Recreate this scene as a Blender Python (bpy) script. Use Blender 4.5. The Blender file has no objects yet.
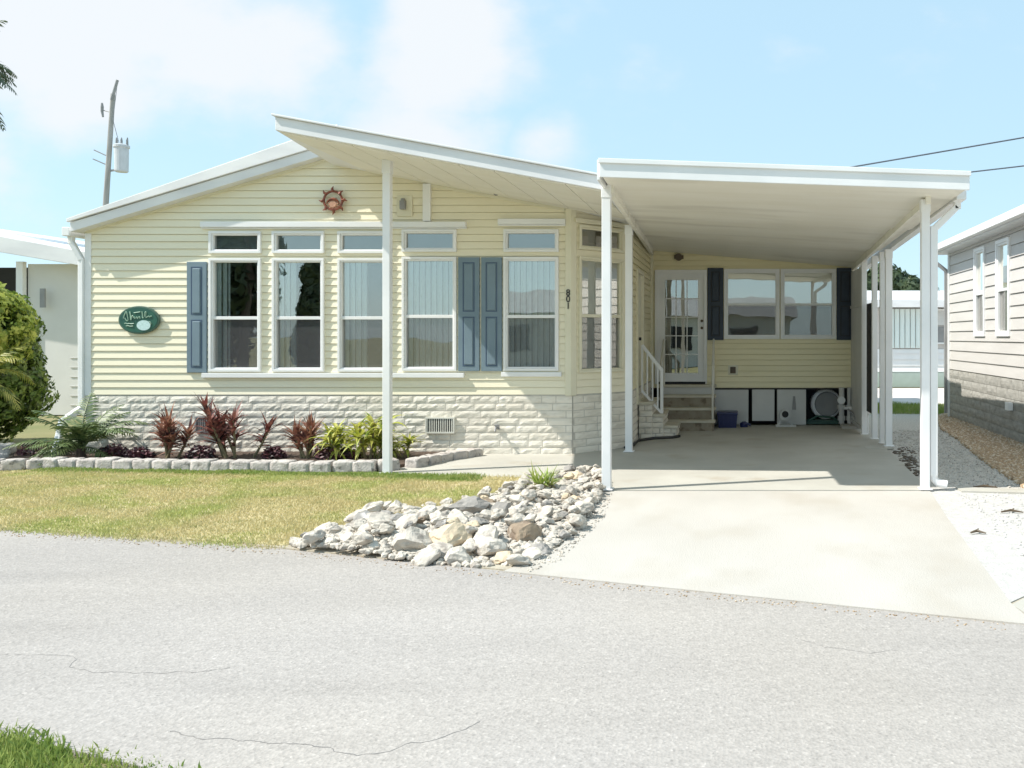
import bpy, bmesh, math, random
from math import radians, sin, cos, pi
from mathutils import Vector, noise, Matrix
random.seed(7)
sc = bpy.context.scene
col = sc.collection

# ------------------------------------------------------------------ camera, sky, sun, exposure
F = 850.0; CX = 735.0; HY = 337.0; H = 1.65
cam_d = bpy.data.cameras.new('camera'); cam = bpy.data.objects.new('camera', cam_d); col.objects.link(cam)
cam.location = (0, 0, H); cam.rotation_euler = (radians(90), 0, 0)
cam_d.sensor_width = 36; cam_d.lens = F/1024*36
cam_d.shift_x = (512-CX)/1024; cam_d.shift_y = -(384-HY)/1024
cam_d.clip_start = 0.05; cam_d.clip_end = 2000
sc.camera = cam
SUN = Vector((0.79, 0.25, -1.0)).normalized()
sun_d = bpy.data.lights.new('sun', 'SUN'); sun = bpy.data.objects.new('sun', sun_d); col.objects.link(sun)
sun_d.energy = 3.05; sun_d.angle = radians(0.5); sun_d.color = (1, 0.955, 0.88)
sun.rotation_euler = SUN.to_track_quat('-Z', 'Y').to_euler()
sc.view_settings.view_transform = 'Standard'; sc.view_settings.look = 'None'
sc.view_settings.exposure = 1.10; sc.view_settings.gamma = 1; sc.view_settings.use_curve_mapping = False
SKY_STRENGTH = 0.108

world = bpy.data.worlds.new('World'); sc.world = world; world.use_nodes = True
nt = world.node_tree; nt.nodes.clear()
def N(t, kind, **kw):
    n = t.nodes.new(kind)
    for k, v in kw.items(): setattr(n, k, v)
    return n
def M_(t, op, a, b=None, c=None, clamp=False):
    n = t.nodes.new('ShaderNodeMath'); n.operation = op; n.use_clamp = clamp
    for i, v in enumerate((a, b, c)):
        if v is None: continue
        if isinstance(v, (int, float)): n.inputs[i].default_value = v
        else: t.links.new(v, n.inputs[i])
    return n.outputs[0]
def build_sky():
    t = nt
    sky = N(t, 'ShaderNodeTexSky', sky_type='NISHITA', sun_disc=False)
    sky.sun_elevation = radians(51); sky.sun_rotation = radians(258)
    sky.air_density = 1.0; sky.dust_density = 0.6; sky.ozone_density = 1.0
    tc = N(t, 'ShaderNodeTexCoord'); sep = N(t, 'ShaderNodeSeparateXYZ'); t.links.new(tc.outputs['Generated'], sep.inputs[0])
    ay = M_(t, 'MAXIMUM', M_(t, 'ABSOLUTE', sep.outputs[1]), 0.08)
    gx = M_(t, 'DIVIDE', sep.outputs[0], ay); gz = M_(t, 'DIVIDE', sep.outputs[2], ay)
    cmb = N(t, 'ShaderNodeCombineXYZ'); t.links.new(gx, cmb.inputs[0]); t.links.new(gz, cmb.inputs[1])
    def noise_at(scale, detail, stretch):
        mp = N(t, 'ShaderNodeMapping'); mp.inputs['Scale'].default_value = (1, stretch, 1)
        t.links.new(cmb.outputs[0], mp.inputs[0])
        n = N(t, 'ShaderNodeTexNoise'); n.inputs['Scale'].default_value = scale; n.inputs['Detail'].default_value = detail
        n.inputs['Roughness'].default_value = 0.55
        t.links.new(mp.outputs[0], n.inputs['Vector']); return n.outputs[0]
    nz = noise_at(5.5, 8, 1.5); nz2 = noise_at(2.0, 4, 1.3)
    total = None
    for (px, py, rx, ry, w) in [(60, 30, 260, 120, 1.0), (215, 45, 160, 80, .95), (20, 110, 140, 60, .6), (440, 50, 80, 105, 1.1),
                                (435, 130, 85, 65, .85), (545, 150, 50, 40, .75), (650, 100, 70, 90, .42), (600, 5, 120, 50, .4),
                                (860, 60, 260, 30, .25), (-200, 60, 300, 150, 1), (1250, 90, 200, 60, .6), (300, -200, 420, 130, .7), (1000, -260, 380, 110, .6)]:
        x0 = (px-CX)/F; z0 = (HY-py)/F; a = rx/F; b = ry/F
        dx = M_(t, 'DIVIDE', M_(t, 'SUBTRACT', gx, x0), a); dz = M_(t, 'DIVIDE', M_(t, 'SUBTRACT', gz, z0), b)
        r2 = M_(t, 'ADD', M_(t, 'MULTIPLY', dx, dx), M_(t, 'MULTIPLY', dz, dz))
        g = M_(t, 'MULTIPLY', M_(t, 'POWER', 2.718, M_(t, 'MULTIPLY', r2, -0.9)), w)
        total = g if total is None else M_(t, 'MAXIMUM', total, g)
    s = M_(t, 'ADD', total, M_(t, 'MULTIPLY', M_(t, 'SUBTRACT', nz, 0.5), 1.5))
    s = M_(t, 'ADD', s, M_(t, 'MULTIPLY', M_(t, 'SUBTRACT', nz2, 0.5), 0.8))
    mr = N(t, 'ShaderNodeMapRange', interpolation_type='SMOOTHSTEP'); t.links.new(s, mr.inputs[0])
    mr.inputs[1].default_value = 0.22; mr.inputs[2].default_value = 0.9; mr.inputs[3].default_value = 0.03; mr.inputs[4].default_value = 0.93
    # thin bright veil of humid air over the blue
    tint = N(t, 'ShaderNodeMix', data_type='RGBA', blend_type='MIX'); tint.inputs[0].default_value = 0.78
    t.links.new(sky.outputs[0], tint.inputs[6]); tint.inputs[7].default_value = (2.5, 3.72, 4.4, 1)
    mx = N(t, 'ShaderNodeMix', data_type='RGBA', blend_type='MIX')
    t.links.new(mr.outputs[0], mx.inputs[0]); t.links.new(tint.outputs[2], mx.inputs[6]); mx.inputs[7].default_value = (4.0, 4.15, 4.3, 1)
    bg = N(t, 'ShaderNodeBackground'); bg.inputs[1].default_value = SKY_STRENGTH
    t.links.new(mx.outputs[2], bg.inputs[0])
    out = N(t, 'ShaderNodeOutputWorld'); t.links.new(bg.outputs[0], out.inputs[0])
build_sky()

# ------------------------------------------------------------------ helpers
def P(px, py, Y): return Vector(((px-CX)/F*Y, Y, H-(py-HY)/F*Y))
def G(px, py):
    Y = F*H/(py-HY); return Vector(((px-CX)/F*Y, Y, 0))

class MB:
    def __init__(s): s.v = []; s.f = []; s.tf = None
    def add(s, vs, fs):
        o = len(s.v)
        for v in vs:
            v = Vector(v)
            s.v.append(s.tf(v) if s.tf else v)
        for f in fs: s.f.append(tuple(i+o for i in f))
    def box(s, x0, x1, y0, y1, z0, z1):
        s.add([(x0,y0,z0),(x1,y0,z0),(x1,y1,z0),(x0,y1,z0),(x0,y0,z1),(x1,y0,z1),(x1,y1,z1),(x0,y1,z1)],
              [(0,3,2,1),(4,5,6,7),(0,1,5,4),(1,2,6,5),(2,3,7,6),(3,0,4,7)])
    def quad(s, a, b, c, d): s.add([a,b,c,d], [(0,1,2,3)])
    def prism(s, bottom, top):
        n = len(bottom)
        s.add(list(bottom)+list(top), [tuple(reversed(range(n))), tuple(range(n, 2*n))]+[(i,(i+1)%n,n+(i+1)%n,n+i) for i in range(n)])
    def bar(s, a, b, w, h=None, up=(0,0,1)):
        a = Vector(a); b = Vector(b); h = h or w; d = (b-a).normalized(); u = Vector(up)
        if abs(d.dot(u)) > .98: u = Vector((0,1,0))
        x = d.cross(u).normalized()*w/2; y = x.normalized().cross(d)*h/2
        s.prism([a-x-y,a+x-y,a+x+y,a-x+y], [b-x-y,b+x-y,b+x+y,b-x+y])
    def tube(s, pts, r, n=8, caps=True):
        pts = [Vector(p) for p in pts]; rs = r if isinstance(r, (list, tuple)) else [r]*len(pts)
        vs = []; fs = []; u = None
        for i, p in enumerate(pts):
            d = (pts[min(i+1, len(pts)-1)]-pts[max(i-1, 0)]).normalized()
            if u is None: u = d.orthogonal().normalized()
            u = (u - d*u.dot(d)).normalized(); w = d.cross(u)
            for k in range(n):
                a = 2*pi*k/n; vs.append(p+(u*cos(a)+w*sin(a))*rs[i])
        for i in range(len(pts)-1):
            for k in range(n): fs.append((i*n+k, i*n+(k+1)%n, (i+1)*n+(k+1)%n, (i+1)*n+k))
        if caps: fs.append(tuple(reversed(range(n)))); fs.append(tuple(range((len(pts)-1)*n, len(pts)*n)))
        s.add(vs, fs)
    def ribbon(s, pts, ws, side):
        vs = []
        for p, w in zip(pts, ws):
            sd = side*w/2; vs += [p-sd, p+Vector((0,0,-abs(w)*.12)), p+sd]
        fs = []
        for i in range(len(pts)-1):
            a = i*3; fs += [(a,a+1,a+4,a+3),(a+1,a+2,a+5,a+4)]
        s.add(vs, fs)
    def mesh(s, name):
        me = bpy.data.meshes.new(name); me.from_pydata([tuple(v) for v in s.v], [], s.f); me.update(); return me
    def build(s, name, m, parent=None, smooth=False, bevel=0):
        me = s.mesh(name)
        if smooth: me.polygons.foreach_set('use_smooth', [True]*len(me.polygons))
        me.materials.append(m)
        o = bpy.data.objects.new(name, me); col.objects.link(o)
        if parent:
            o.parent = parent
            pl = parent_loc(parent)
            if pl.length > 0: me.transform(Matrix.Translation(-pl))
        if bevel:
            b = o.modifiers.new('edge', 'BEVEL'); b.width = bevel; b.segments = 2; b.limit_method = 'ANGLE'
        return o
def parent_loc(p):
    v = Vector((0,0,0))
    while p: v += p.location; p = p.parent
    return v
def tag(o, label=None, cat=None, group=None, kind=None):
    if label: o['label'] = label
    if cat: o['category'] = cat
    if group: o['group'] = group
    if kind: o['kind'] = kind
    return o
def empty(name, loc, label, cat, group=None):
    o = bpy.data.objects.new(name, None); col.objects.link(o); o.location = loc; o.empty_display_size = .2
    return tag(o, label, cat, group)
def copy_tree(o, parent=None):
    c = o.copy(); col.objects.link(c)
    if parent: c.parent = parent
    for ch in list(o.children): copy_tree(ch, c)
    return c

# ------------------------------------------------------------------ materials
def mat(name, c1, c2=None, rough=.6, scale=3, detail=5, lo=.35, hi=.65, bump=0, bscale=40, stretch=(1,1,1), c3=None, s3=1, lo3=.5, hi3=.62,
        metallic=0, spec=.5, trans=0, f3=1.0, blur=None):
    m = bpy.data.materials.new(name); m.use_nodes = True; t = m.node_tree
    b = t.nodes['Principled BSDF']; b.inputs['Roughness'].default_value = rough; b.inputs['Metallic'].default_value = metallic
    b.inputs['Specular IOR Level'].default_value = spec
    g = N(t, 'ShaderNodeNewGeometry'); mp = N(t, 'ShaderNodeMapping'); mp.inputs['Scale'].default_value = stretch
    t.links.new(g.outputs['Position'], mp.inputs[0])
    c2 = c2 or tuple(x*.88 for x in c1)
    n = N(t, 'ShaderNodeTexNoise'); n.inputs['Scale'].default_value = scale; n.inputs['Detail'].default_value = detail
    t.links.new(mp.outputs[0], n.inputs['Vector'])
    mr = N(t, 'ShaderNodeMapRange'); t.links.new(n.outputs[0], mr.inputs[0]); mr.inputs[1].default_value = lo; mr.inputs[2].default_value = hi
    mx = N(t, 'ShaderNodeMix', data_type='RGBA'); t.links.new(mr.outputs[0], mx.inputs[0])
    mx.inputs[6].default_value = (*c1, 1); mx.inputs[7].default_value = (*c2, 1); outc = mx.outputs[2]
    if c3:
        n3 = N(t, 'ShaderNodeTexNoise'); n3.inputs['Scale'].default_value = s3; n3.inputs['Detail'].default_value = 4
        t.links.new(mp.outputs[0], n3.inputs['Vector'])
        m3 = N(t, 'ShaderNodeMapRange'); t.links.new(n3.outputs[0], m3.inputs[0]); m3.inputs[1].default_value = lo3; m3.inputs[2].default_value = hi3; m3.inputs[4].default_value = f3
        x3 = N(t, 'ShaderNodeMix', data_type='RGBA'); t.links.new(m3.outputs[0], x3.inputs[0]); t.links.new(outc, x3.inputs[6]); x3.inputs[7].default_value = (*c3, 1); outc = x3.outputs[2]
    t.links.new(outc, b.inputs['Base Color'])
    if bump:
        nb = N(t, 'ShaderNodeTexNoise'); nb.inputs['Scale'].default_value = bscale; nb.inputs['Detail'].default_value = 4
        t.links.new(mp.outputs[0], nb.inputs['Vector'])
        bp = N(t, 'ShaderNodeBump'); bp.inputs['Strength'].default_value = min(bump, 1); bp.inputs['Distance'].default_value = .01
        t.links.new(nb.outputs[0], bp.inputs['Height']); t.links.new(bp.outputs[0], b.inputs['Normal'])
    if trans:
        tr = N(t, 'ShaderNodeBsdfTranslucent'); t.links.new(outc, tr.inputs[0]); ms = N(t, 'ShaderNodeMixShader'); ms.inputs[0].default_value = trans
        t.links.new(b.outputs[0], ms.inputs[1]); t.links.new(tr.outputs[0], ms.inputs[2]); t.links.new(ms.outputs[0], t.nodes['Material Output'].inputs[0])
    return m
def glass(name, refl, tint=(.8,.85,.87), gc=(.98,.96,.90)):
    m = bpy.data.materials.new(name); m.use_nodes = True; t = m.node_tree; t.nodes.clear()
    tr = N(t, 'ShaderNodeBsdfTransparent'); tr.inputs[0].default_value = (*tint, 1)
    gl = N(t, 'ShaderNodeBsdfGlossy'); gl.inputs['Roughness'].default_value = .0; gl.inputs[0].default_value = (*gc, 1)
    g = N(t, 'ShaderNodeNewGeometry'); n = N(t, 'ShaderNodeTexNoise'); n.inputs['Scale'].default_value = 2.2; n.inputs['Detail'].default_value = 1
    t.links.new(g.outputs['Position'], n.inputs['Vector']); bp = N(t, 'ShaderNodeBump'); bp.inputs['Strength'].default_value = .12; bp.inputs['Distance'].default_value = .012
    t.links.new(n.outputs[0], bp.inputs['Height']); t.links.new(bp.outputs[0], gl.inputs['Normal'])
    fr = N(t, 'ShaderNodeFresnel'); fr.inputs[0].default_value = 1.5
    fac = M_(t, 'ADD', refl, fr.outputs[0], clamp=True)
    ms = N(t, 'ShaderNodeMixShader'); t.links.new(fac, ms.inputs[0]); t.links.new(tr.outputs[0], ms.inputs[1]); t.links.new(gl.outputs[0], ms.inputs[2])
    o = N(t, 'ShaderNodeOutputMaterial'); t.links.new(ms.outputs[0], o.inputs[0]); return m
def mesh_screen(name, c, opacity):
    m = bpy.data.materials.new(name); m.use_nodes = True; t = m.node_tree; t.nodes.clear()
    tr = N(t, 'ShaderNodeBsdfTransparent'); d = N(t, 'ShaderNodeBsdfDiffuse'); d.inputs[0].default_value = (*c, 1)
    ms = N(t, 'ShaderNodeMixShader'); ms.inputs[0].default_value = opacity; t.links.new(tr.outputs[0], ms.inputs[1]); t.links.new(d.outputs[0], ms.inputs[2])
    o = N(t, 'ShaderNodeOutputMaterial'); t.links.new(ms.outputs[0], o.inputs[0]); return m

MT = {}
MT['siding'] = mat('butter_siding', (.86,.805,.625), (.83,.77,.585), rough=.45, scale=1.3, bump=.12, bscale=60, stretch=(.4,.4,3))
MT['siding_shaded'] = mat('butter_siding_shaded', (.85,.78,.53), (.81,.74,.49), rough=.45, scale=1.3, bump=.12, bscale=60, stretch=(.4,.4,3))  # same siding, deeper yellow: the carport shade is put into the colour
MT['trim'] = mat('white_trim', (.86,.86,.86), (.79,.80,.80), rough=.4, scale=2)
MT['cream'] = mat('cream_trim', (.78,.74,.58), (.72,.68,.52), rough=.45, scale=2)
MT['roof'] = mat('white_roof_metal', (.80,.80,.80), (.70,.70,.71), rough=.45, scale=1.2, stretch=(1,.3,4))
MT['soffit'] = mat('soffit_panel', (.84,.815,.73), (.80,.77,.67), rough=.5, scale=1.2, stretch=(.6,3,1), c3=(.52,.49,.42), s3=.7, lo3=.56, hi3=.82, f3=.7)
MT['shutter'] = mat('slate_blue_shutter', (.185,.255,.305), (.16,.225,.275), rough=.5, scale=3)
MT['shutter_line'] = mat('shutter_line', (.06,.10,.17), rough=.5)
MT['navy'] = mat('navy_shutter', (.016,.030,.055), (.012,.024,.045), rough=.45, scale=4)
MT['glass'] = glass('window_glass', .20, (.97,.99,1)); MT['transom_glass'] = glass('transom_glass', .20, (.8,.84,.86), (.85,.82,.76))
MT['door_glass'] = glass('door_glass', .30, (.5,.55,.55))
MT['screen'] = mesh_screen('insect_mesh', (.16,.16,.17), .34)
MT['blind'] = mat('vertical_blind_vinyl', (.86,.95,.93), (.80,.90,.88), rough=.6, scale=6, stretch=(6,6,.4), trans=.1)
MT['white_blind'] = mat('slat_blind', (.88,.90,.84), (.82,.85,.79), rough=.6, scale=4, trans=.2)
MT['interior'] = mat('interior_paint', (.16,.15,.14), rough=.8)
MT['mortar'] = mat('mortar', (.55,.52,.46), (.46,.43,.38), rough=.9, scale=12, bump=.4, bscale=60)
MT['stone'] = mat('split_face_block', (.80,.755,.665), (.70,.655,.565), rough=.85, scale=3.6, lo=.42, hi=.58, stretch=(.6,.6,2.4), bump=.7, bscale=45, c3=(.48,.43,.36), s3=9, lo3=.57, hi3=.76, f3=.6)
MT['edge'] = mat('edging_block', (.56,.52,.48), (.42,.385,.36), rough=.9, scale=9, bump=1, bscale=50, c3=(.2,.185,.17), s3=14, lo3=.55, hi3=.7)
MT['concrete'] = mat('driveway_concrete', (.49,.465,.425), (.44,.415,.375), rough=.85, scale=.9, detail=8, bump=.35, bscale=120, c3=(.37,.325,.26), s3=1.1, lo3=.51, hi3=.74, f3=.6, stretch=(1,.6,1))
MT['concrete2'] = mat('apron_concrete', (.47,.455,.41), (.42,.405,.36), rough=.85, scale=1.4, bump=.25, bscale=120)
MT['walk'] = mat('walk_concrete', (.475,.46,.41), (.41,.395,.35), rough=.85, detail=8, c3=(.33,.27,.19), s3=1.6, lo3=.58, hi3=.78, f3=.6, scale=1.2, bump=.25, bscale=120)
MT['shell'] = mat('crushed_shell', (.52,.51,.49), (.44,.43,.41), rough=.9, scale=14, bump=.8, bscale=60, c3=(.42,.40,.37), s3=32, lo3=.6, hi3=.7)
MT['gravel'] = mat('grey_gravel', (.62,.59,.54), (.48,.455,.41), rough=.9, scale=30, bump=1, bscale=60, c3=(.26,.23,.20), s3=48, lo3=.52, hi3=.66)
MT['mulch'] = mat('bed_mulch', (.10,.065,.045), (.05,.035,.028), rough=.95, scale=22, bump=1, bscale=60, c3=(.2,.15,.11), s3=40, lo3=.6, hi3=.7)
MT['ground'] = mat('far_grass', (.16,.17,.065), (.25,.22,.11), rough=.95, scale=.6, bump=.5, bscale=50)
MT['thatch'] = mat('lawn_thatch', (.52,.44,.27), (.43,.38,.20), rough=.95, scale=1.1, detail=8, bump=.8, bscale=60, stretch=(.7,1.4,1))
MT['dirt'] = mat('pale_sand', (.44,.40,.32), (.36,.32,.25), rough=.95, scale=6, bump=.6, bscale=60)
MT['pink_road'] = mat('far_lane', (.62,.57,.54), rough=.9)
MT['rail'] = mat('rail_metal', (.72,.71,.64), rough=.4)
MT['step'] = mat('step_tread', (.62,.58,.48), (.54,.50,.40), rough=.8, scale=6, bump=.3)
MT['riser'] = mat('step_riser_block', (.33,.29,.22), (.26,.22,.165), rough=.9, scale=8, bump=.8, c3=(.18,.14,.10), s3=9, lo3=.55, hi3=.65)
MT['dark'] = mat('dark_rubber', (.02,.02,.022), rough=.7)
MT['black_hose'] = mat('black_hose', (.03,.03,.03), rough=.45)
MT['white_panel'] = mat('skirting_panel', (.62,.62,.60), (.55,.55,.53), rough=.55, scale=2)
MT['bluebox'] = mat('blue_plastic', (.02,.028,.11), rough=.4)
MT['grey_metal'] = mat('grey_metal', (.30,.30,.30), (.24,.24,.24), rough=.5)
MT['brown_metal'] = mat('brown_metal', (.10,.07,.04), rough=.5)
MT['copper'] = mat('copper_sun', (.30,.10,.06), (.16,.06,.045), rough=.45, scale=14, metallic=.35)
MT['copper_pale'] = mat('sun_face', (.62,.36,.25), (.5,.27,.18), rough=.5, scale=14)
MT['sign_green'] = mat('sign_green', (.030,.125,.085), (.022,.09,.075), rough=.4, scale=6)
MT['sign_edge'] = mat('sign_edge', (.09,.16,.12), rough=.45)
MT['sign_text'] = mat('sign_lettering', (.36,.52,.40), rough=.5)
MT['sign_white'] = mat('sign_picture', (.62,.80,.80), (.45,.62,.62), rough=.5, scale=30, stretch=(1,1,4))
MT['wood_pole'] = mat('weathered_pole', (.40,.39,.37), (.28,.275,.26), rough=.9, scale=5, stretch=(3,3,.3))
MT['transformer'] = mat('transformer_grey', (.58,.60,.62), rough=.5)
MT['wire'] = mat('power_wire', (.12,.14,.17), rough=.6)
MT['trunk'] = mat('bark', (.17,.13,.10), (.09,.07,.055), rough=.95, scale=8, bump=1, stretch=(2,2,.5))
MT['stem'] = mat('plant_stem', (.26,.22,.12), rough=.8)
def asphalt():
    m = bpy.data.materials.new('old_pale_asphalt'); m.use_nodes = True; t = m.node_tree; b = t.nodes['Principled BSDF']
    b.inputs['Roughness'].default_value = .88; b.inputs['Specular IOR Level'].default_value = .3
    g = N(t, 'ShaderNodeNewGeometry'); pos = g.outputs['Position']
    def nz(scale, d, st=(1,1,1), rot=0):
        mp = N(t, 'ShaderNodeMapping'); mp.inputs['Scale'].default_value = st; mp.inputs['Rotation'].default_value = (0,0,rot)
        t.links.new(pos, mp.inputs[0]); n = N(t, 'ShaderNodeTexNoise'); n.inputs['Scale'].default_value = scale; n.inputs['Detail'].default_value = d
        t.links.new(mp.outputs[0], n.inputs['Vector']); return n.outputs[0]
    def ramp(v, a, b_, c0, c1):
        r = N(t, 'ShaderNodeMapRange'); t.links.new(v, r.inputs[0]); r.inputs[1].default_value = a; r.inputs[2].default_value = b_; r.inputs[3].default_value = c0; r.inputs[4].default_value = c1; return r.outputs[0]
    v = N(t, 'ShaderNodeTexVoronoi'); v.inputs['Scale'].default_value = 62; t.links.new(pos, v.inputs['Vector'])
    sepc = N(t, 'ShaderNodeSeparateColor'); t.links.new(v.outputs['Color'], sepc.inputs[0])
    stone = ramp(sepc.outputs[0], 0, 1, .91, 1.07)
    v2 = N(t, 'ShaderNodeTexVoronoi'); v2.inputs['Scale'].default_value = 95; t.links.new(pos, v2.inputs['Vector'])
    sepd = N(t, 'ShaderNodeSeparateColor'); t.links.new(v2.outputs['Color'], sepd.inputs[0])
    speck = ramp(sepd.outputs[1], .92, .98, 1, 1.18)
    dark = ramp(sepd.outputs[2], .90, .97, 1, .84)
    fine = ramp(nz(30, 6), .3, .7, .92, 1.07)
    big = ramp(nz(.5, 4, (.45, 1.6, 1), .33), .35, .65, .90, 1.07)
    oil = ramp(nz(.9, 5, (.35, 2.2, 1), .33), .56, .72, 1, .90)   # worn and oily streaks along the lanes
    big = M_(t, 'MULTIPLY', big, oil)
    val = M_(t, 'MULTIPLY', M_(t, 'MULTIPLY', stone, fine), M_(t, 'MULTIPLY', big, M_(t, 'MULTIPLY', speck, dark)))
    cm = N(t, 'ShaderNodeMix', data_type='RGBA'); t.links.new(ramp(nz(.35, 2), .4, .6, 0, 1), cm.inputs[0])
    cm.inputs[6].default_value = (.355,.332,.312,1); cm.inputs[7].default_value = (.365,.338,.31,1)
    vm = N(t, 'ShaderNodeVectorMath', operation='SCALE'); t.links.new(cm.outputs[2], vm.inputs[0]); t.links.new(val, vm.inputs['Scale'])
    t.links.new(vm.outputs[0], b.inputs['Base Color'])
    bp = N(t, 'ShaderNodeBump'); bp.inputs['Strength'].default_value = .4; bp.inputs['Distance'].default_value = .006
    t.links.new(v.outputs['Distance'], bp.inputs['Height']); t.links.new(bp.outputs[0], b.inputs['Normal'])
    return m
MT['asphalt'] = asphalt()
MT['crack'] = mat('crack_fill', (.21,.20,.195), rough=.9)
def leafmat(name, a, b, c=None, trans=.3, scale=6, rough=.5): return mat(name, a, b, rough=rough, scale=scale, detail=2, lo=.4, hi=.6, trans=trans, c3=c, s3=9, lo3=.52, hi3=.6)

# ------------------------------------------------------------------ ground sheets
def sheet(name, pts, z, m, kind='structure', grid=None):
    mb = MB()
    if sum(a[0]*b[1]-b[0]*a[1] for a, b in zip(pts, list(pts[1:])+[pts[0]])) < 0: pts = list(pts)[::-1]
    if name == 'ground': mb.add([(p[0], p[1], z) for p in pts], [tuple(range(len(pts)))])
    else: mb.prism([(p[0], p[1], -.03-z) for p in pts], [(p[0], p[1], z) for p in pts])
    o = mb.build(name, m)
    return tag(o, kind=kind)
sheet('ground', [(-400,-400),(400,-400),(400,700),(-400,700)], -.02, MT['ground'])
road_far = [(-60, 14.5), (-30, 10.2), (-12, 8.1), (-6.29, 7.27), (-3.56, 6.62), (-1.58, 5.97), (1.53, 4.92), (2.2, 4.68), (8, 2.5), (40, -8)]
road_near = [(-60, 9.5), (-30, 7.6), (-12, 5.4), (-6, 4.45), (-3.06, 3.54), (-2.24, 3.25), (1.5, 1.9), (8, -1.2), (40, -12)]
sheet('road', road_far + road_near[::-1], 0.002, MT['asphalt'])
# driveway, walkway, bed, lawn base, gravel
drive_front = [(-1.62, 5.95)] + [tuple(G(*p)[:2]) for p in [(560, 548), (588, 515), (600, 492)]]
drive_right = [tuple(G(*p)[:2]) for p in [(930, 492), (948, 520), (982, 566), (1012, 606)]]
sheet('driveway', drive_front + [(-1.42, 9.05), (2.08, 9.05)] + drive_right + [(1.72, 4.84), (1.53, 4.9)], .012, MT['concrete'])
sheet('carport_floor', [(-1.42, 9.056), (-1.5, 12.5), (-1.5, 15.75), (2.3, 15.75), (2.22, 12.6), (2.08, 9.056)], .020, MT['walk'])
sheet('walkway', [(-4.4, 9.98), (-1.43, 9.9), (-1.51, 12.7), (-2.3, 12.0), (-4.75, 12.0), (-4.0, 11.1)], .016, MT['walk'])
sheet('apron', [(1.76, 4.83), tuple(G(1012, 606)[:2]), (2.1, 5.65), (2.6, 5.5), (6, 4.4), (6, 3.25)], .010, MT['concrete2'])
sheet('shell_gravel', [tuple(G(*p)[:2]) for p in [(925, 488), (948, 520), (982, 566), (1010, 603)]] + [(2.1, 5.66), (6, 4.4), (6, 9.1), (2.2, 9.3)], .004, MT['shell'])
sheet('side_gravel', [(2.0, 9.15), (6.5, 9.0), (6.5, 17.6), (2.2, 18.5), (2.25, 12.6)], .002, MT['gravel'])
sheet('side_walkway', [(2.4, 9.0), (3.35, 8.85), (3.35, 9.1), (2.4, 9.25)], .02, MT['walk'])
sheet('far_lane', [(-30, 21), (60, 21), (60, 27.5), (-30, 27.5)], .0, MT['pink_road'])
lawn_pts = [(-12.5, 8.25), (-6.29, 7.33), (-3.56, 6.70), (-2.9, 7.3), (-2.2, 9.0), (-2.4, 9.95), (-4.4, 9.97), (-4.9, 10.22), (-8.7, 10.6), (-12.5, 10.5)]
sheet('shoulder', [(-14, 8.0), (-6.29, 7.0), (-3.56, 6.3), (-1.58, 5.7), (1.53, 4.6), (6, 3.0), (6, 12), (-14, 12)], -.003, MT['dirt'])
sheet('lawn_soil', lawn_pts, .010, MT['thatch'])
sheet('sand_edge', [(-3.9, 6.75), (-1.60, 6.0), G(560, 546)[:2], G(592, 500)[:2], G(600, 474)[:2], (-2.35, 9.93), (-2.6, 8.6), (-3.2, 7.6)], .006, MT['dirt'])
sheet('flower_bed', [(-14, 10.45), (-8.7, 10.75), (-4.75, 10.35), (-4.15, 10.7), (-3.95, 11.3), (-4.1, 12), (-14, 12.3)], .05, MT['mulch'])

def inside(p, poly):
    x, y = p; c = False; n = len(poly)
    for i in range(n):
        x1, y1 = poly[i][0], poly[i][1]; x2, y2 = poly[(i+1) % n][0], poly[(i+1) % n][1]
        if (y1 > y) != (y2 > y) and x < (x2-x1)*(y-y1)/(y2-y1)+x1: c = not c
    return c
def grass(name, poly, n, h, m, seed, z=.012, jag=.08):
    r = random.Random(seed); xs = [p[0] for p in poly]; ys = [p[1] for p in poly]; mb = MB(); k = 0; tries = 0
    while k < n and tries < n*6:
        tries += 1
        x = r.uniform(min(xs), max(xs)); y = r.uniform(min(ys), max(ys))
        if not inside((x+r.gauss(0, jag), y+r.gauss(0, jag*.6)), poly): continue
        k += 1; a = r.uniform(0, 2*pi); hh = h*r.uniform(.5, 1.2)*(.8+.5*noise.noise((x*1.5, y*1.5, 3))); lean = r.uniform(.1, .8)*hh; w = r.uniform(.003, .006)
        b = r.uniform(0, 2*pi); dx, dy = cos(a)*w, sin(a)*w; lx, ly = cos(b)*lean, sin(b)*lean
        mb.v += [Vector((x-dx, y-dy, z)), Vector((x+dx, y+dy, z)), Vector((x+dx*.7+lx*.4, y+dy*.7+ly*.4, z+hh*.6)), Vector((x+lx, y+ly, z+hh))]
        i = len(mb.v)-4; mb.f += [(i, i+1, i+2), (i, i+2, i+3)]
    o = mb.build(name, m); return tag(o, kind='stuff')
MT['grass'] = mat('lawn_grass', (.62,.55,.30), (.46,.49,.18), rough=.8, scale=1.3, detail=10, lo=.46, hi=.62, stretch=(.8,1.0,1), trans=.25, c3=(.24,.29,.08), s3=9, lo3=.62, hi3=.74)
MT['grass_green'] = mat('verge_grass', (.20,.30,.06), (.36,.42,.12), rough=.8, scale=5, detail=4, trans=.3)
tag(grass('lawn', lawn_pts, 150000, .035, MT['grass'], 1), 'short sunburnt yellow green lawn between road and edging blocks', 'lawn')
tag(grass('edge_grass', [(-8.6, 10.35), (-8.6, 10.62), (-4.9, 10.24), (-3.0, 9.98), (-2.9, 9.6), (-4.9, 9.98)], 16000, .05, MT['grass_green'], 3), 'greener fringe of grass along the edging blocks', 'grass')
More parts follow.
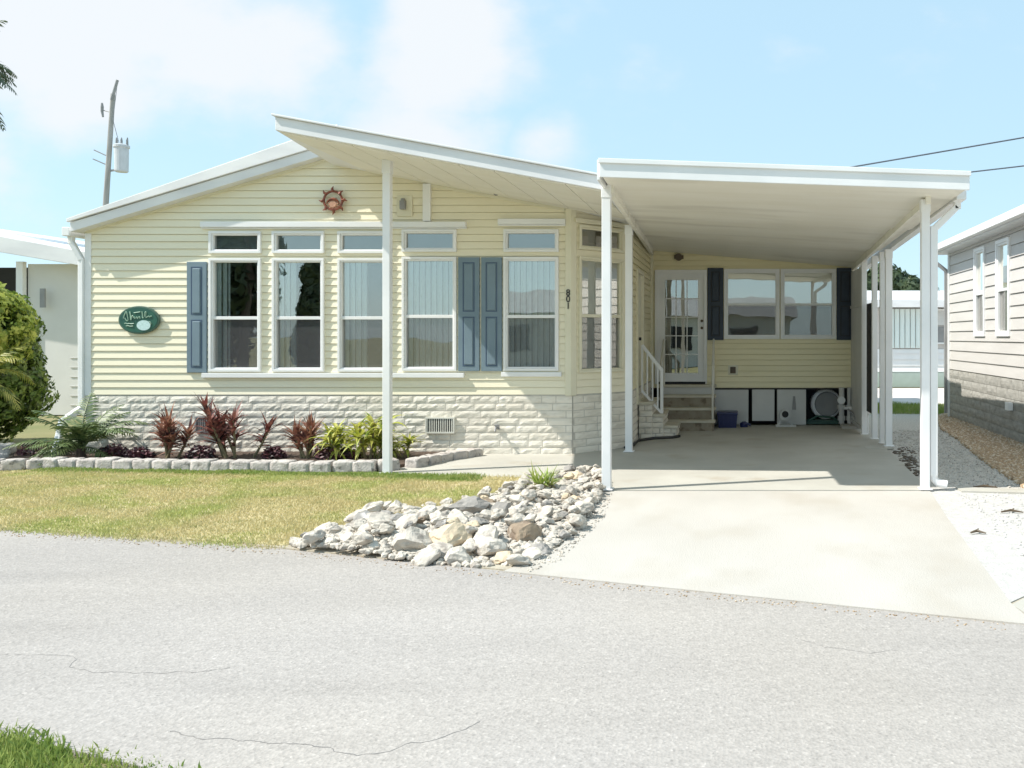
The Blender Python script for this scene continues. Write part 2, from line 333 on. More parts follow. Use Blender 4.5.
tag(grass('verge', [(-3.3, 3.64), (-2.9, 3.49), (-2.24, 3.26), (-1.7, 3.05), (-1.7, 2.2), (-6, 2.2), (-6, 4.4), (-4.5, 4.02)], 60000, .06, MT['grass_green'], 2, z=-.01, jag=.05), 'green grass verge on the near side of the road', 'grass')
tag(grass('far_grass', [(2.6, 18.0), (7.5, 18.0), (7.5, 20.6), (2.6, 20.6)], 9000, .10, MT['grass_green'], 5), 'strip of green grass behind the carport by the far lane', 'grass')

# cracks in the road: thin irregular dark lines
def crack(pts, w, seed, depth=5):
    r = random.Random(seed); P0 = [Vector((p[0], p[1], 0)) for p in pts]
    line = P0
    for _ in range(depth):
        new = [line[0]]
        for a, b in zip(line, line[1:]):
            m = (a+b)/2 + Vector((r.gauss(0, 1), r.gauss(0, 1), 0))*(b-a).length*.09; new += [m, b]
        line = new
    mb = MB(); L = []; R = []
    for i, p in enumerate(line):
        d = (line[min(i+1, len(line)-1)]-line[max(i-1, 0)]).normalized(); n_ = Vector((-d.y, d.x, 0))*w*r.uniform(.2, 1)
        L.append(p+n_+Vector((0,0,.003))); R.append(p-n_+Vector((0,0,.003)))
    vs = L+R; k = len(L); mb.add(vs, [(i, k+i, k+i+1, i+1) for i in range(k-1)])
    return mb
ck = MB()
for pts, w, sd in [([G(0, 655), G(90, 672), G(230, 668)], .0022, 1), ([G(170, 732), G(260, 742), G(330, 748), G(480, 722)], .0032, 2), ([G(800, 640), G(900, 650)], .002, 5)]:
    c = crack(pts, w, sd); ck.add(c.v, c.f)
tag(ck.build('road_crack', MT['crack']), kind='structure')
# ------------------------------------------------------------------ wall frames
class Fr:
    def __init__(s, O, E):
        s.O = Vector((O[0], O[1], 0)); d = Vector((E[0]-O[0], E[1]-O[1], 0)); s.L = d.length; s.u = d.normalized(); s.n = Vector((s.u.y, -s.u.x, 0))
    def __call__(s, v): return s.O + s.u*v[0] + s.n*v[1] + Vector((0,0,v[2]))
    def uz(s, px, py):     # where the sight line meets the wall
        k = (px-CX)/F; t = (k*s.O.y - s.O.x)/(s.u.x - k*s.u.y); p = s.O+s.u*t
        return t, H-(py-HY)/F*p.y
def LB(fr): mb = MB(); mb.tf = fr; return mb     # mesh builder in wall coordinates: (along, outwards, up)
BX, BY = -2.28, 11.9; IX, IY = -1.56, 12.64; YB = 15.7
FRONT = Fr((-9.08, 11.9), (BX, BY)); BAY = Fr((BX, BY), (IX, IY)); INNER = Fr((IX, IY), (IX, YB)); BACK = Fr((IX, YB), (2.25, YB)); LEFT = Fr((-9.08, 22), (-9.08, 11.9)); 

def siding(mb, u0, u1, z0, z1, holes=(), urange=None, course=.102, lip=.014, z_base=None, gp=.005):
    z_base = z0 if z_base is None else z_base
    zs = {z0, z1}
    k = math.ceil((z0-z_base)/course)
    while z_base+k*course < z1: zs.add(z_base+k*course); k += 1
    for h in holes:
        for z in (h[2], h[3]):
            if z0 < z < z1: zs.add(z)
    zs = sorted(zs)
    for a, b in zip(zs, zs[1:]):
        if b-a < 1e-5: continue
        m = (a+b)/2; c = math.floor((m-z_base)/course); cz = z_base+c*course
        da = lip*(1-(a-cz)/course); db = lip*(1-(b-cz)/course); first = abs(a-cz) < 1e-6
        ra = urange(a) if urange else (u0, u1); rb = urange(b) if urange else (u0, u1)
        if ra[1]-ra[0] < .01: continue
        cuts = sorted([(h[0], h[1]) for h in holes if h[2] <= m <= h[3]]); iv = []; cur = None
        for h0, h1 in cuts: iv.append((cur, h0)); cur = h1
        iv.append((cur, None))
        for s_, e in iv:
            a0 = ra[0] if s_ is None else s_; b0 = rb[0] if s_ is None else s_; a1 = ra[1] if e is None else e; b1 = rb[1] if e is None else e
            if a1-a0 < .003: continue
            if b1 < b0: b0 = b1 = (b0+b1)/2
            if first and b-a > gp*1.5:   # shadow gap under each board
                mb.quad((a0, da, a+gp), (a1, da, a+gp), (b1, db, b), (b0, db, b))
                mb.quad((a0, -.014, a+gp), (a1, -.014, a+gp), (a1, da, a+gp), (a0, da, a+gp))
                mb.quad((a0, -.014, a), (a1, -.014, a), (a1, -.014, a+gp), (a0, -.014, a+gp))
                mb.quad((a0, .0, a), (a1, .0, a), (a1, -.014, a), (a0, -.014, a))
            else: mb.quad((a0, da, a), (a1, da, a), (b1, db, b), (b0, db, b))
def ring(mb, u0, u1, z0, z1, w, d0, d1):
    mb.box(u0, u1, d0, d1, z0, z0+w); mb.box(u0, u1, d0, d1, z1-w, z1); mb.box(u0, u0+w, d0, d1, z0+w, z1-w); mb.box(u1-w, u1, d0, d1, z0+w, z1-w)
def blocks(mb, u0, u1, z0, z1, ch=.105, bl=.40, seed=0, gap=.010):
    r = random.Random(seed); n = max(1, round((z1-z0)/ch)); ch = (z1-z0)/n
    for i in range(n):
        za = z0+i*ch+gap/2; zb = z0+(i+1)*ch-gap/2; u = u0-(bl*.5 if i % 2 else 0)+r.uniform(-.04, .04)
        while u < u1:
            L = bl*r.choice([1, 1, 1, .5, .75]); a = max(u, u0)+gap/2; b = min(u+L, u1)-gap/2; u += L
            if b-a < .03: continue
            nu = max(2, int((b-a)/.045)); nz_ = 3; vs = []; base = r.uniform(.013, .019)
            for j in range(nz_+1):
                for k in range(nu+1):
                    uu = a+(b-a)*k/nu; zz = za+(zb-za)*j/nz_; edge = (k in (0, nu)) or (j in (0, nz_))
                    d = .009 if edge else base + .006*noise.noise((uu*33+seed*9, zz*45, i*3.1))+r.uniform(-.003, .003)
                    vs.append((uu, d, zz))
            W = nu+1
            fs = [(j*W+k, j*W+k+1, (j+1)*W+k+1, (j+1)*W+k) for j in range(nz_) for k in range(nu)]
            q = len(vs); 
            for (uu, zz) in ((a, za), (b, za), (b, zb), (a, zb)): vs.append((uu, -.01, zz))
            c00, c10, c11, c01 = 0, nu, nz_*W+nu, nz_*W
            fs += [(q, q+1, c10, c00), (q+1, q+2, c11, c10), (q+2, q+3, c01, c11), (q+3, q, c00, c01)]
            mb.add(vs, fs)

# ------------------------------------------------------------------ THE HOUSE
house = empty('mobile_home', (0, 0, 0), 'butter yellow sided mobile home with stone skirt, low gable roof and tall front windows', 'house')
SZ = .84     # top of the stone skirt
RZ0, RS = 3.14, .297           # left rake: height at X=-9.1 and slope
RIDGE = -5.45
def left_roof(x): return RZ0+(x+9.1)*RS
def right_roof(x): return 3.99-(x+5.28)*.183
def zroof(x): return min(left_roof(x), right_roof(x))
# front window openings in facade coordinates (u = X + 9.08)
def fu(px): return (px-CX)*.014+9.08
def fz(py): return H-(py-HY)*.014
W = {}
for k, (x0, x1) in {'a': (210, 262), 'b': (273, 325), 'c': (338.5, 391), 'd': (402.5, 457), 'e': (504, 559)}.items():
    dy = 0 if k in 'abc' else -1.5
    W[k] = [(fu(x0), fu(x1), fz(371.5+dy*.5), fz(258.5+dy)), (fu(x0), fu(x1), fz(253.5+dy), fz(231.5+dy*1.3))]
holes_f = [(w[0]+.01, w[1]-.01, w[2]+.01, w[3]-.01) for v in W.values() for w in v]
mb = LB(FRONT)
def ur(z):
    # u extents below both roof planes
    x0 = -9.08 if z < RZ0 else -9.1+(z-RZ0)/RS
    x1 = BX if z < right_roof(BX) else -5.28-(z-3.99)/.183
    return (x0+9.08, max(x0+9.08, x1+9.08))
siding(mb, 0, FRONT.L, SZ, 4.09, holes_f, ur)
wallm = mb.build('wall', MT['siding'], house)
# bay wall
def bz(px, py): return BAY.uz(px, py)
bu0, bzt = bz(578, 224); bu1, _ = bz(622.5, 224); _, bzb = bz(600, 372); _, bz1 = bz(600, 258); _, bz2 = bz(600, 251); _, bz3 = bz(600, 227)
W['bay'] = [(bu0, bu1, bzb, bz1), (bu0, bu1, bz2, bz3)]
mb = LB(BAY); siding(mb, 0, BAY.L, SZ, 3.5, [(w[0]+.01, w[1]-.01, w[2]+.01, w[3]-.01) for w in W['bay']])
mb.build('wall', MT['siding'], house)
side_door = (.75, 1.55, .62, 2.70)
mb = LB(INNER); siding(mb, 0, INNER.L, SZ, 3.45, [side_door], gp=.012); mb.build('wall', MT['siding_shaded'], house)
# back wall of the carport
def bk(px, py): return BACK.uz(px, py)
d0u, dz1 = bk(655, 270); d1u, dz0 = bk(707, 384); door_hole = (d0u+.01, d1u-.01, dz0, dz1-.01)
wn = [(bk(724, 337)[0], bk(779.5, 337)[0], bk(0, 339)[1], bk(0, 269)[1]), (bk(780.5, 337)[0], bk(836, 337)[0], bk(0, 339)[1], bk(0, 269)[1])]
_, sbz = bk(700, 388)
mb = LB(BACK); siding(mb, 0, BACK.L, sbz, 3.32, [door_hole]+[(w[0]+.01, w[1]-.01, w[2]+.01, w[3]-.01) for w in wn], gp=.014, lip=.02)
mb.build('wall', MT['siding_shaded'], house)
# rest of the shell
mb = MB()
mb.quad((-9.08, 22, 0), (-9.08, 11.93, 0), (-9.08, 11.93, 3.1), (-9.08, 22, 3.1))
mb.quad((2.25, 15.72, 0), (2.25, 22, 0), (2.25, 22, 2.95), (2.25, 15.72, 2.95))
mb.quad((-9.08, 22, 0), (2.25, 22, 0), (2.25, 22, 3.1), (-9.08, 22, 3.1))
mb.add([(-9.08, 22, 3.1), (2.25, 22, 2.9), (RIDGE, 22, 4.1)], [(0, 1, 2)])
mb.build('wall', MT['siding'], house)
# interior: floor and a partition behind the front rooms
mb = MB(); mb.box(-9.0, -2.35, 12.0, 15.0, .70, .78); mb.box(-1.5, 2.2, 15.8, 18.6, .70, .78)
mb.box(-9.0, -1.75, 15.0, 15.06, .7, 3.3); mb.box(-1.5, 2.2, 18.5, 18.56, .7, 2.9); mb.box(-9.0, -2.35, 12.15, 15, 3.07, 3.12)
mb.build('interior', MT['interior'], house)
# stone skirt
mb = LB(FRONT); mb.box(0, FRONT.L, -.05, .008, 0, SZ+.01); mb.tf = BAY; mb.box(0, BAY.L, -.05, .008, 0, SZ+.01); mb.tf = INNER; mb.box(0, INNER.L, -.05, .008, 0, SZ+.01)
skirt = mb.build('stone_skirt', MT['mortar'], house)
mb = LB(FRONT); vent_r = (fu(426.5), fu(455.5), fz(433), fz(417)); vent_l = (fu(197), fu(213), fz(432), fz(416))
blocks(mb, -.01, FRONT.L+.005, 0, SZ-.015, seed=1); mb.build('block_course', MT['stone'], skirt)
mb = LB(BAY); blocks(mb, .01, BAY.L, 0, SZ-.015, seed=2); mb.tf = INNER; blocks(mb, .01, INNER.L, 0, SZ-.015, seed=3); mb.build('block_course', MT['stone'], skirt)
for (v, lm) in ((vent_r, 'rail'), (vent_l, 'grey_metal')):
    mb = LB(FRONT); ring(mb, *v, .02, .0, .055)
    n = max(5, int((v[1]-v[0])/.032))
    for i in range(n): mb.box(v[0]+.02+(v[1]-v[0]-.04)*(i+.2)/n, v[0]+.02+(v[1]-v[0]-.04)*(i+.62)/n, .02, .048, v[2]+.02, v[3]-.02)
    vo = mb.build('foundation_vent', MT[lm], house)
    mb = LB(FRONT); mb.box(v[0]+.012, v[1]-.012, .03, .04, v[2]+.012, v[3]-.012); mb.build('vent_opening', MT['dark'], vo)
# faucet
mb = LB(FRONT); fx = fu(498); z = fz(427); mb.tube([(fx, .02, z), (fx, .12, z), (fx, .15, z-.05)], .014); mb.tube([(fx-.03, .09, z+.035), (fx+.03, .09, z+.035)], .01); mb.tube([(fx, .09, z), (fx, .09, z+.035)], .006)
mb.box(fx-.03, fx+.03, .03, .045, z-.03, z+.03)
mb.build('faucet', MT['grey_metal'], house)
# trims
mb = LB(FRONT)
mb.box(-.012, .075, .0, .018, SZ-.01, 3.10)                                   # left corner post
mb.build('corner_trim', MT['trim'], house, bevel=.004)
mb = MB(); mb.prism([(BX-.09, BY-.035, SZ-.01), (BX-.01, BY-.045, SZ-.01), (BX+.055, BY+.015, SZ-.01), (BX+.05, BY+.09, SZ-.01), (BX-.09, BY+.03, SZ-.01)],
                    [(BX-.09, BY-.035, 3.46), (BX-.01, BY-.045, 3.46), (BX+.055, BY+.015, 3.46), (BX+.05, BY+.09, 3.46), (BX-.09, BY+.03, 3.46)])
mb.build('corner_trim', MT['cream'], house, bevel=.004)
mb = MB(); mb.box(IX-.05, IX+.03, IY-.045, IY+.05, SZ-.01, 3.42); mb.build('corner_trim', MT['cream'], house, bevel=.004)
mb = MB(); mb.box(IX+.0, IX+.05, YB-.05, YB-.02, sbz, 3.25); mb.build('corner_trim', MT['cream'], house)
mb = MB(); mb.box(2.2, 2.26, YB-.05, YB+.01, .0, 3.0); mb.build('corner_trim', MT['cream'], house)
# header ledges over the windows
mb = LB(FRONT); 
for a, b, zc in ((fu(203), fu(467), fz(225.5)), (fu(499), fu(566), fz(222.5))):
    mb.box(a, b, 0, .07, zc-.03, zc+.045); mb.box(a, b, 0, .045, zc-.05, zc-.032)
mb.build('window_header', MT['trim'], house, bevel=.004)
mb = LB(BAY); mb.box(.02, BAY.L-.04, 0, .06, bz3+.02, bz3+.085); mb.build('window_header', MT['cream'], house, bevel=.004)
mb = LB(FRONT); mb.box(fu(204), fu(465), 0, .06, fz(377.5), fz(373)); mb.box(fu(502), fu(562), 0, .05, fz(376.5), fz(372)); mb.build('window_sill', MT['trim'], house, bevel=.004)
mb = LB(FRONT)   # vertical white strip under the soffit
mb.box(fu(424), fu(431.5), 0, .05, fz(221.5), right_roof(P(428, 0, 11.9).x)-.02); mb.build('siding_strip', MT['trim'], house)
mb = LB(FRONT)   # rake trim where siding meets soffit
def rk(xa, xb, f, w=.05): mb.prism([(xa+9.08, .0, f(xa)-w), (xa+9.08, .03, f(xa)-w), (xa+9.08, .03, f(xa)-.004), (xa+9.08, .0, f(xa)-.004)], [(xb+9.08, .0, f(xb)-w), (xb+9.08, .03, f(xb)-w), (xb+9.08, .03, f(xb)-.004), (xb+9.08, .0, f(xb)-.004)])
mb.box(9.08-5.95, 9.08-5.48, -.03, .012, 4.03, 4.16); rk(-9.08, -5.5, left_roof, .04); rk(-4.25, BX-.1, right_roof, .05)
mb.build('rake_trim', MT['cream'], house)

def blinds_v(fr, u0, u1, z0, z1, parent, m, pitch=.082, d=-.062):
    mb = LB(fr); u = u0; i = 0
    while u < u1:
        e = min(u+pitch*.96, u1); tw = .010+.004*sin(i*2.3); mb.add([(u, d-tw, z0), (e, d+tw, z0), (e, d+tw, z1), (u, d-tw, z1), ((u+e)/2, d+.012, z0), ((u+e)/2, d+.012, z1)], [(0, 4, 5, 3), (4, 1, 2, 5)])
        u += pitch; i += 1
    mb.box(u0, u1, d-.03, d+.02, z1, z1+.04)
    return mb.build('vertical_blind', m, parent)
def blinds_h(fr, u0, u1, z0, z1, parent, m, pitch=.05, d=-.065):
    mb = LB(fr); z = z0
    while z < z1: mb.add([(u0, d+.010, z-.002), (u1, d+.010, z-.002), (u1, d-.006, z+pitch*1.04), (u0, d-.006, z+pitch*1.04)], [(0, 1, 2, 3)]); z += pitch
    return mb.build('slat_blind', m, parent)
def window(fr, w, split=None, fw=.055, gm='glass', frame_m='trim', blind=None, parent=house, screen=True, label=None, casing=.03):
    u0, u1, z0, z1 = w; mb = LB(fr); ring(mb, u0, u1, z0, z1, fw*.62, -.07, .042); ring(mb, u0+fw*.62, u1-fw*.62, z0+fw*.62, z1-fw*.62, fw*.38, -.06, .024)
    if split: mb.box(u0+fw, u1-fw, -.045, .020, split-.022, split+.022)
    f = mb.build('window', MT[frame_m], parent, bevel=.003)
    if label: f['label'] = label
    i0, i1, j0, j1 = u0+fw-.004, u1-fw+.004, z0+fw-.004, z1-fw+.004
    if split:
        mb = LB(fr); mb.box(i0, i1, -.022, -.018, split+.018, j1); mb.build('pane', MT[gm], f)
        mb = LB(fr); mb.box(i0, i1, -.036, -.032, j0, split-.018); mb.build('pane', MT[gm], f)
        if screen:
            mb = LB(fr); mb.quad((i0, -.008, j0), (i1, -.008, j0), (i1, -.008, split-.018), (i0, -.008, split-.018)); mb.build('insect_screen', MT['screen'], f)
    else:
        mb = LB(fr); mb.box(i0, i1, -.022, -.018, j0, j1); mb.build('pane', MT[gm], f)
    if blind:
        kind, a, b = blind
        ua = i0+(i1-i0)*a; ub = i0+(i1-i0)*b
        if kind == 'v': blinds_v(fr, ua, ub, j0-.02, j1+.02, f, MT['blind'])
        else: blinds_h(fr, ua, ub, j0-.02, j1+.02, f, MT['white_blind'])
    return f
sp = fz(318)
for k, bl in (('a', ('v', 0, .32)), ('b', ('v', 0, .40)), ('c', ('v', 0, .52)), ('d', ('v', 0, 1)), ('e', ('v', 0, 1))):
    window(FRONT, W[k][0], split=sp if k in 'abc' else fz(316.5), blind=bl)
    window(FRONT, W[k][1], gm='transom_glass', blind=('h', 0, 1))
window(BAY, W['bay'][0], split=bz(600, 316)[1], frame_m='cream', blind=('h', 0, 1))
window(BAY, W['bay'][1], gm='transom_glass', frame_m='cream')
for w in wn: window(BACK, w, split=bk(0, 304.5)[1], fw=.075, blind=None)
mb = LB(BACK); 
for i, w in enumerate(wn):   # half drawn pale shades in the carport windows
    mb.quad((w[0]+.05, -.09, w[2]+.62), (w[1]-.05, -.09, w[2]+.60+.06*i), (w[1]-.05, -.09, w[3]-.05), (w[0]+.05, -.09, w[3]-.05))
mb.build('window_shade', MT['white_blind'], house)

def shutter(fr, u0, u1, z0, z1, m, line):
    mb = LB(fr); mb.box(u0, u1, .0, .040, z0, z1); s = mb.build('shutter', m, house, bevel=.004)
    w = u1-u0; zm = z0+(z1-z0)*.50; e = w*.22
    for a, b in ((z0+.07, zm-.035), (zm+.035, z1-.07)):
        mb = LB(fr); ring(mb, u0+e, u1-e, a, b, .014, .036, .043); mb.build('panel_groove', line, s)
        mb = LB(fr); mb.box(u0+e+.022, u1-e-.022, .036, .052, a+.022, b-.022); mb.build('raised_panel', m, s, bevel=.008)
shutter(FRONT, fu(188.5), fu(208), fz(372.5), fz(262), MT['shutter'], MT['shutter_line'])
shutter(FRONT, fu(459), fu(480), fz(371), fz(257.5), MT['shutter'], MT['shutter_line'])
shutter(FRONT, fu(482), fu(502.5), fz(371), fz(257.5), MT['shutter'], MT['shutter_line'])
a, b = bk(707.5, 0)[0], bk(724.5, 0)[0]; shutter(BACK, a, b-.02, bk(0, 340)[1], bk(0, 268)[1], MT['navy'], MT['dark'])
a, b = bk(836.5, 0)[0], bk(854, 0)[0]; shutter(BACK, a, b-.01, bk(0, 340)[1], bk(0, 268)[1], MT['navy'], MT['dark'])

# front door (under the carport)
mb = LB(BACK); u0, u1 = d0u, d1u; g0, g1 = bk(665, 0)[0], bk(698, 0)[0]; gz0, gz1 = bk(0, 373)[1], bk(0, 280)[1]
ring(mb, u0, u1, dz0-.0, dz1, .06, -.06, .045)
mb.box(u0+.06, g0, -.04, .012, dz0+.06, dz1-.06); mb.box(g1, u1-.06, -.04, .012, dz0+.06, dz1-.06); mb.box(g0, g1, -.04, .012, dz0+.06, gz0); mb.box(g0, g1, -.04, .012, gz1, dz1-.06)
for i in (1, 2): c = g0+(g1-g0)*i/3; mb.box(c-.008, c+.008, -.02, .004, gz0, gz1)
for i in range(1, 5): c = gz0+(gz1-gz0)*i/5; mb.box(g0, g1, -.018, .002, c-.008, c+.008)
door = mb.build('door', MT['trim'], house, bevel=.003)
mb = LB(BACK); mb.box(g0, g1, -.03, -.026, gz0, gz1); mb.build('pane', MT['door_glass'], door)
mb = LB(BACK); blinds = mb; mb.box(g0+.02, g0+.14, -.10, -.09, gz0, gz1); mb.build('door_curtain', MT['blind'], door)
mb = LB(BACK); hu = bk(702, 0)[0]; 
for zz in (bk(0, 321)[1], bk(0, 328)[1]): mb.tube([(hu, .01, zz), (hu, .07, zz)], [.022, .026], 10)
mb.build('handle', MT['brown_metal'], door)
mb = LB(BACK); mb.box(u0+.05, u1-.03, .0, .075, dz0+.002, dz0+.045); mb.build('threshold', MT['dark'], door)
# side door in the inner wall
a, b, c, d = side_door; mb = LB(INNER); ring(mb, a-.03, b+.03, c-.03, d+.03, .06, -.03, .04); mb.box(a+.03, b-.03, -.03, .0, c+.03, d-.03); sd = mb.build('door', MT['cream'], house)
mb = LB(INNER); mb.tube([(a+.12, 0, 1.62), (a+.12, .07, 1.62)], .025); mb.box(a+.1, a+.14, 0, .02, 1.52, 1.7); mb.build('handle', MT['dark'], sd)
# porch light, outlet box
mb = LB(BACK); pu, pz = bk(679, 257); mb.box(pu-.085, pu+.085, .0, .03, pz-.04, pz+.03); mb.tube([(pu, .03, pz), (pu, .09, pz-.01)], [.06, .07], 12); mb.build('porch_light', MT['brown_metal'], house)
mb = LB(BACK); pu, pz = bk(733, 370); mb.box(pu-.09, pu+.09, .012, .022, pz-.09, pz+.09); ob = mb.build('outlet_plate', MT['cream'], house)
mb = LB(BACK); mb.box(pu-.05, pu+.05, .022, .05, pz-.06, pz+.06); mb.build('outlet_cover', MT['brown_metal'], ob, bevel=.005)
# white utility box high on the front wall
mb = LB(FRONT); u, z = fu(404.5), fz(205); mb.box(u-.10, u+.12, .012, .03, z-.16, z+.13); ub = mb.build('light_plate', MT['cream'], house, bevel=.004)
mb = LB(FRONT); mb.box(u-.035, u+.035, .03, .09, z-.07, z+.05); mb.tube([(u, .06, z+.05), (u, .06, z+.08)], .03); mb.build('lamp', MT['grey_metal'], ub)
# small floodlight under the soffit
mb = MB(); fp = P(494, 190.5, 11.75); mb.tube([fp+Vector((0, 0, .05)), fp], .012); mb.tube([fp, fp+Vector((.05, -.06, -.04))], [.02, .045], 10); mb.build('soffit_light', MT['grey_metal'], house)
# roof
def slab(mb, quad_xy, zf, th): 
    b = [(x, y, zf(x)) for x, y in quad_xy]; t_ = [(x, y, zf(x)+th) for x, y in quad_xy]; mb.prism(b, t_)
mb = MB()
# left slope: rake fascia and the thicker roof-over above it
x0, x1 = -9.17, RIDGE-.02
mb.prism([(x0, 11.72, left_roof(x0)-.02), (x0, 22.2, left_roof(x0)-.02), (x0, 22.2, left_roof(x0)+.11), (x0, 11.72, left_roof(x0)+.11)],
         [(x1, 11.72, left_roof(x1)), (x1, 22.2, left_roof(x1)), (x1, 22.2, left_roof(x1)+.13), (x1, 11.72, left_roof(x1)+.13)])
mb.prism([(x0-.03, 11.69, left_roof(x0)+.112), (x0-.03, 22.2, left_roof(x0)+.112), (x0-.03, 22.2, left_roof(x0)+.16), (x0-.03, 11.69, left_roof(x0)+.16)],
         [(x1, 11.69, left_roof(x1)+.132), (x1, 22.2, left_roof(x1)+.132), (x1, 22.2, left_roof(x1)+.36), (x1, 11.69, left_roof(x1)+.36)])
roof = mb.build('roof', MT['roof'], house, bevel=.006)
mb = MB()   # right slope runs forward over the windows
slab(mb, [(-5.14, 9.5), (-1.46, 9.5), (-1.46, 15.6), (-1.46, 22.2), (-5.75, 22.2), (-5.62, 11.9)], right_roof, .15)
mb.prism([(-5.17, 9.47, right_roof(-5.17)+.152), (-5.6, 22.2, right_roof(-5.6)+.152), (-5.6, 22.2, right_roof(-5.6)+.175), (-5.17, 9.47, right_roof(-5.17)+.175)],
         [(-1.46, 9.47, right_roof(-1.46)+.152), (-1.46, 22.2, right_roof(-1.46)+.152), (-1.46, 22.2, right_roof(-1.46)+.175), (-1.46, 9.47, right_roof(-1.46)+.175)])
fr_roof = mb.build('front_overhang', MT['roof'], house, bevel=.005)
mb = MB()   # ribbed soffit skin under the overhang
n = 9
for i in range(n):
    xa = -5.10+(3.6)*i/n; xb = -5.10+3.6*(i+1)/n-.012
    mb.prism([(xa, 9.56, right_roof(xa)-.012), (xb, 9.56, right_roof(xb)-.012), (xb, 11.86, right_roof(xb)-.012), (xa, 11.86, right_roof(xa)-.012)],
             [(xa, 9.56, right_roof(xa)+.01), (xb, 9.56, right_roof(xb)+.01), (xb, 11.86, right_roof(xb)+.01), (xa, 11.86, right_roof(xa)+.01)])
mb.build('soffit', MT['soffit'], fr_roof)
mb = MB(); mb.box(-1.4, 2.3, 15.72, 22.2, 2.95, 3.35); mb.build('roof', MT['roof'], house)
# post under the overhang
def post(mb, x, y, z0, z1, w=.085):
    mb.box(x-w/2, x+w/2, y-w/2, y+w/2, z0, z1); mb.box(x-w*.8, x+w*.8, y-w*.8, y+w*.8, z0, z0+.012)
    mb.box(x-w/2-.006, x+w/2+.006, y-w/2-.006, y+w/2+.006, z1-.16, z1)
mb = MB(); x = (387.5-CX)/F*10.24; post(mb, x, 10.24, .0, right_roof(x)-.01, .09); mb.build('support_post', MT['trim'], house, bevel=.006)
# gutter end and downspout at the left corner
mb = MB(); mb.box(-9.31, -9.205, 11.75, 22.1, left_roof(-9.2)-.06, left_roof(-9.2)+.06); gt = mb.build('gutter', MT['trim'], house, bevel=.008)
mb = MB(); gx = -9.13
mb.bar((-9.26, 11.86, 3.08), (-9.26, 11.86, 2.95), .07); mb.bar((-9.26, 11.86, 2.98), (gx, 11.88, 2.72), .07); mb.bar((gx, 11.88, 2.75), (gx, 11.88, .62), .075, .06); mb.bar((gx, 11.88, .66), (gx-.06, 11.62, .50), .075); mb.bar((gx-.06, 11.62, .53), (gx-.03, 11.45, .08), .07)
mb.build('downspout', MT['trim'], gt, bevel=.01)

# skirting panels below the carport wall
def bkb(px0, px1, py0, py1): return (bk(px0, 0)[0], bk(px1, 0)[0], bk(0, py1)[1], bk(0, py0)[1])
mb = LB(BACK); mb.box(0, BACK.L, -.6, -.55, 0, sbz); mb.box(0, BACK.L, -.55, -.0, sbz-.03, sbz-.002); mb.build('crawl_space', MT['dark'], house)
for i, (a, b) in enumerate(((700, 748.5), (752, 774.5), (777, 806))):
    q = bkb(a, b, 389.5, 426 if i != 1 else 421); mb = LB(BACK); mb.box(q[0], q[1], -.03, .0+(.01*i), max(q[2], .03), q[3]); pn = mb.build('skirting_panel', MT['white_panel'], house, bevel=.01)
    if i == 2:
        mb = LB(BACK); hu, hz = bk(794, 396); mb.prism([(hu-.02, .03, hz), (hu+.02, .03, hz), (hu+.035, .03, hz-.25), (hu-.035, .03, hz-.25)], [(hu-.02, .04, hz), (hu+.02, .04, hz), (hu+.02, .04, hz-.25), (hu-.02, .04, hz-.25)]); mb.build('panel_pull', MT['grey_metal'], pn)
# tank, pipes and meter in the open bay
tank = empty('water_tank', P(822, 410, 16.0), 'white round tank lying in the open crawl space under the wall', 'tank')
tp = P(826, 404, 16.0); mb = MB(); mb.tube([tp+Vector((0, .5, 0)), tp+Vector((0, .02, 0)), tp], [.29, .29, .26], 24); mb.build('tank_shell', MT['trim'], tank, smooth=False, bevel=.01)
mb = MB(); mb.tube([tp+Vector((.02, -.003, 0)), tp+Vector((.02, -.03, 0))], [.235, .22], 24); mb.build('end_cap', MT['grey_metal'], tank)
tank['label'] = 'white round tank with grey end in the open space under the wall'
mb = MB(); c = P(822, 424, 15.9); mb.box(c.x-.35, c.x+.3, 15.8, 16.1, .03, .1); mb.tube([c+Vector((-.3, -.1, .05)), c+Vector((-.1, -.12, .16)), c+Vector((.2, -.1, .13)), c+Vector((.3, -.1, .05))], .02)
tag(mb.build('hose_coil', mat('green_hose', (.03,.09,.07), rough=.5)), 'dark green hose piled on the floor in front of the round tank', 'hose')
pipes = empty('plumbing_stack', P(845, 428, 15.6), 'white plastic pipes and valves beside the round tank at the carport corner', 'pipes')
for (px, r) in ((841.5, .05), (849, .035)):
    mb = MB(); a = P(px, 424, 15.62); mb.tube([(a.x, a.y, .06), (a.x, a.y, .72)], r, 12); mb.tube([(a.x, a.y, .33), (a.x, a.y, .4)], r*1.5, 12); mb.tube([(a.x, a.y, .12), (a.x, a.y, .2)], r*1.4, 12); mb.build('pipe', MT['white_panel'], pipes)
mb = MB(); a = P(841, 400, 15.58); mb.tube([a, a+Vector((0, -.08, 0))], .07, 14); mb.tube([a+Vector((.05, 0, -.15)), a+Vector((.2, 0, -.16))], .025, 8); mb.build('valve', MT['trim'], pipes)
mb = MB(); a = P(852, 431, 15.3); mb.box(a.x-.2, a.x+.12, 15.1, 15.45, .02, .07); mb.build('pad', MT['concrete2'], pipes)
mb = MB(); a = P(851, 430, 15.3); mb.tube([(a.x-.05, 15.3, .35), (a.x, 15.2, .30), (a.x+.1, 15.1, .12), (a.x+.13, 15.0, .04)], .018); mb.build('drain_hose', MT['grey_metal'], pipes)
